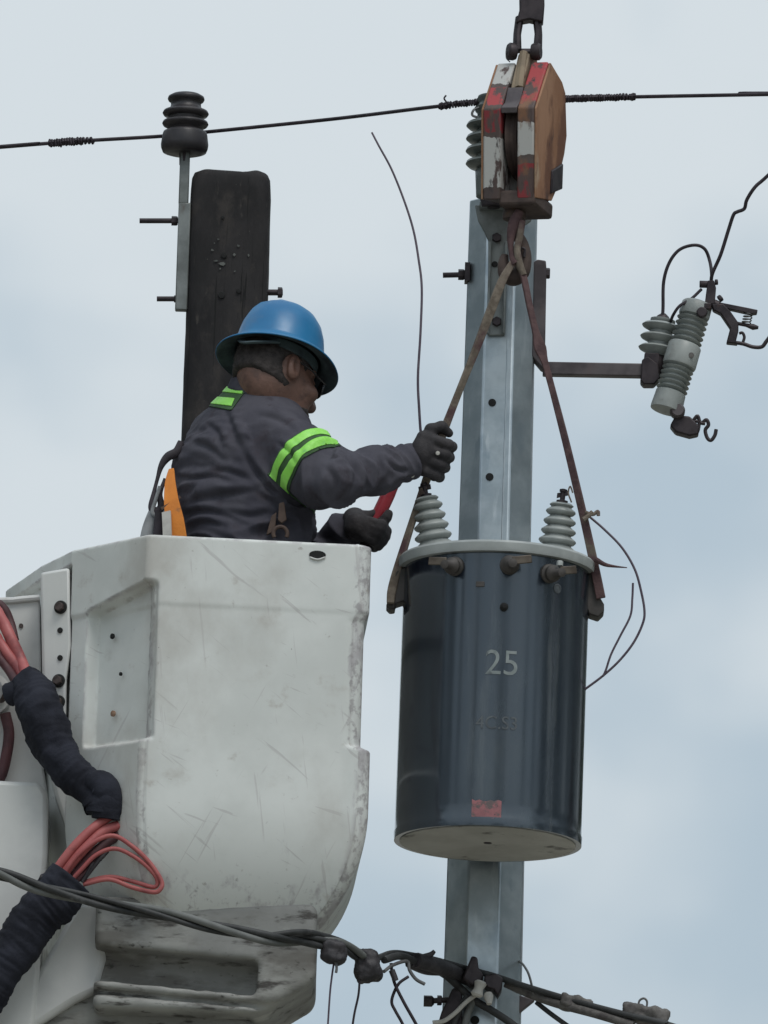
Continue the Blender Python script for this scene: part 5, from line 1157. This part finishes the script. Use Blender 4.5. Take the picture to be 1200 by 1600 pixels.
def blob(name, px, py, Y, rx, ry, rz, m, label, cat, group=None, seed=0, rot=0):
    c = P(px, py, Y); ax = [A(math.cos(rot), 0, -math.sin(rot)), A(0, 1, 0), A(math.sin(rot), 0, math.cos(rot))]
    def f(X, Y_, Z):
        d = rbox(X, Y_, Z, c, ax, (rx * ID, ry * ID, rz * ID), min(rx, rz, ry) * .55 * ID)
        d = smin(d, ell(X, Y_, Z, c + ax[0] * rx * ID * .35 + ax[2] * rz * ID * .25, ax, (rx * ID * .7, ry * ID * 1.02, rz * ID * .9)), .006)
        return d
    V, Q = snets(f, c - max(rx, ry, rz) * 1.8 * ID, c + max(rx, ry, rz) * 1.8 * ID, .0042)
    nb = vnormals(V, Q); V = V + nb * np.array([.008 * noise.noise(Vector(p * 45) + Vector((seed, 0, 0))) + .0045 * (.3 - abs(noise.noise(Vector(p * 110)))) for p in V])[:, None]
    return tag(link(name, V, Q, m, None, smooth=180), label, cat, group)
blob('cable_connector', 520, 1488, 24.30, 18, 16, 16, 'tape_black', 'black tap connector under the cable nearest the bucket', 'connector', 'black tap connectors', 1, .2)
blob('cable_connector', 574, 1510, 24.44, 19, 17, 24, 'tape_black', 'larger black tap connector, second along the cable from the bucket', 'connector', 'black tap connectors', 2, -.2)
b = MB(); b.tube(cr([P(522, 1502, 24.30), P(518, 1530, 24.3), P(515, 1560, 24.3), (P(510, 1640, 24.3))], 5), 1.7 * ID, 6); single('hanging_wire', b, 'wire_purple', 'thin wire hanging from the connector nearest the bucket', 'wire')
b = MB(); b.tube(cr([P(562, 1530, 24.42), P(560, 1555, 24.42), P(553, 1588, 24.42), P(546, 1640, 24.42)], 5), 2.0 * ID, 6); single('hanging_wire', b, 'wire_dark', 'thin dark wire hanging from the second black connector', 'wire')
b = MB(); b.tube(cr([P(524, 1500, 24.29), P(526, 1512, 24.29), P(525, 1520, 24.29)], 4), 2.4 * ID, 6); single('wire_tail', b, 'wire_grey', 'short grey wire stub under the connector nearest the bucket', 'wire')
# bundle from the connectors across the pole to the right
ys = fy(1530)
bun = empty('cable_bundle', P(700, 1500, ys - .05), 'dark cable bundle running down to the right across the steel pole', 'cable')
def cab(pts, r, m, nm='cable'): 
    b = MB(); b.tube(cr([P(*q) for q in pts], 6), r * ID if not callable(r) else (lambda t: r(t) * ID), 10); return b.build(nm, m, bun)
cab([(574, 1500, 24.46), (592, 1496, 24.52), (615, 1489, 24.6), (645, 1493, 24.68), (680, 1500, 24.75), (730, 1514, ys - .05), (775, 1526, ys - .05), (820, 1541, ys - .06), (900, 1565, ys - .1), (980, 1586, ys - .15), (1040, 1600, ys - .18), (1120, 1625, ys - .2), (2000, 1900, ys - .5), (4000, 2350, ys - 1.2)], 5.0, 'cable_black')
cab([(600, 1500, 24.53), (625, 1494, 24.6), (655, 1505, 24.68), (690, 1520, 24.75), (715, 1540, ys - .05), (740, 1562, ys - .05), (770, 1580, ys - .05), (800, 1600, ys - .05), (850, 1640, ys - .05)], 6.0, 'cable_black')
cab([(650, 1500, 24.66), (690, 1512, 24.73), (720, 1524, ys - .04), (750, 1536, ys - .04)], 12, 'tape_black', 'taped_joint')
cab([(640, 1504, 24.66), (665, 1514, 24.71), (690, 1516, 24.75)], 9, 'tape_black', 'taped_joint')
cab([(655, 1498, 24.68), (672, 1492, 24.68), (679, 1486, 24.68)], lambda t: 6 - 3 * t, 'tape_black', 'cable_stub')
cab([(790, 1536, ys - .03), (825, 1552, ys - .04), (870, 1568, ys - .08), (930, 1584, ys - .12), (990, 1602, ys - .15)], 7, 'connector_grey')
cab([(815, 1548, ys - .02), (850, 1555, ys - .05), (880, 1560, ys - .08), (910, 1572, ys - .1)], 6, 'cable_grey')
cab([(838, 1566, ys - .04), (858, 1582, ys - .05), (880, 1598, ys - .06), (900, 1612, ys - .06)], 4.0, 'cable_black')
cab([(860, 1560, ys - .05), (880, 1576, ys - .06), (905, 1578, ys - .08), (940, 1585, ys - .1)], 3.6, 'cable_grey')
cab([(747, 1552, ys - .07), (728, 1566, ys - .08), (712, 1582, ys - .08), (694, 1595, ys - .08), (676, 1598, ys - .08)], 3.6, 'patch_grey')
cab([(730, 1556, ys - .06), (718, 1578, ys - .06), (706, 1606, ys - .06)], 5, 'cable_black')
cab([(740, 1562, ys - .05), (730, 1585, ys - .05), (724, 1620, ys - .05)], 6, 'cable_grey')
cab([(600, 1518, 24.5), (614, 1508, 24.56), (636, 1502, 24.6), (640, 1516, 24.6), (650, 1530, 24.6), (664, 1538, 24.6)], 2.8, 'wire_grey', 'wire_tail')
cab([(611, 1505, 24.56), (613, 1522, 24.56), (618, 1540, 24.56), (632, 1568, 24.56), (650, 1600, 24.56), (670, 1640, 24.56)], 2.6, 'wire_dark', 'wire_tail')
cab([(638, 1526, 24.58), (624, 1536, 24.57), (616, 1550, 24.57), (612, 1566, 24.57), (618, 1580, 24.57), (630, 1602, 24.57), (645, 1640, 24.57)], 2.4, 'wire_dark', 'wire_tail')
cab([(612, 1516, 24.55), (616, 1526, 24.55), (618, 1532, 24.55)], 5, 'tape_black', 'taped_joint')
cab([(812, 1502, YS - .05), (818, 1508, YS - .08), (826, 1522, ys - .06), (832, 1545, ys - .06), (834, 1560, ys - .05)], 1.9, 'wire_grey', 'tie_wire')
# clamp and rack on the pole
rk = empty('pole_clamp', P(735, 1560, ys), 'dark steel cable rack clamped to the lower steel pole', 'clamp')
b = MB(); b.prism([P(x, y, ys - .045) for x, y in ((700, 1560), (706, 1545), (722, 1536), (724, 1640), (672, 1640), (690, 1580))], A(0, .05, 0)); b.build('rack_plate', 'steel_dark', rk, bevel=.004)
b = MB(); b.lathe([(9 * ID, 0), (9 * ID, .02), (5 * ID, .026)], P(662, 1564, ys - .02), (1, 0, 0), 8); b.tube([P(672, 1564, ys - .02), P(705, 1562, ys - .02)], 4.5 * ID, 10); b.hexa(P(683, 1563, ys - .02), (1, 0, 0), 8 * ID, .012); b.build('rack_bolt', 'steel_dark', rk)
b = MB(); b.prism([P(x, y, ys - .085) for x, y in ((722, 1528), (730, 1510), (737, 1493), (746, 1495), (748, 1512), (756, 1524), (750, 1536), (738, 1540))], A(0, .06, 0)); b.build('clevis', 'steel_dark', rk, bevel=.005)
b = MB(); b.prism([P(x, y, ys - .085) for x, y in ((757, 1524), (774, 1520), (786, 1528), (784, 1545), (778, 1556), (772, 1546), (764, 1544), (756, 1538))], A(0, .06, 0)); b.build('clevis', 'steel_dark', rk, bevel=.004)
b = MB(); b.lathe([(7 * ID, 0), (10 * ID, .005), (7 * ID, .02), (10 * ID, .035), (7 * ID, .04)], P(752, 1533, ys - .09), (-.3, 0, -1), 18); b.lathe([(6 * ID, 0), (8 * ID, .008), (4 * ID, .03)], P(763, 1552, ys - .085), (.1, -.3, -1), 14); b.build('spool_insulator', 'pale_spool' if 'pale_spool' in MATS else 'patch_grey', rk)
b = MB(); b.prism([P(x, y, ys + .05) for x, y in ((803, 1552), (836, 1562), (826, 1570), (816, 1578), (809, 1588), (803, 1588))], A(0, .03, 0)); b.build('rack_bracket', 'steel_bracket', rk, bevel=.003)
blob('splice_cover', 900, 1568, ys - .09, 26, 11, 10, 'connector_grey', 'small grey taped splice on the cable just right of the steel pole', 'connector', 'grey splices', 4, .28)
blob('splice_cover', 1008, 1586, ys - .13, 36, 13, 14, 'connector_grey', 'big lumpy grey splice with wire loop at bottom right', 'connector', 'grey splices', 5, .2)
b = MB(); b.tube(cr([P(x, y, ys - .13) for x, y in ((997, 1576), (999, 1564), (1006, 1560), (1011, 1565), (1010, 1576)) ], 5), 1.9 * ID, 6); single('wire_loop', b, 'wire_grey', 'tiny wire loop standing on the big grey splice', 'wire')
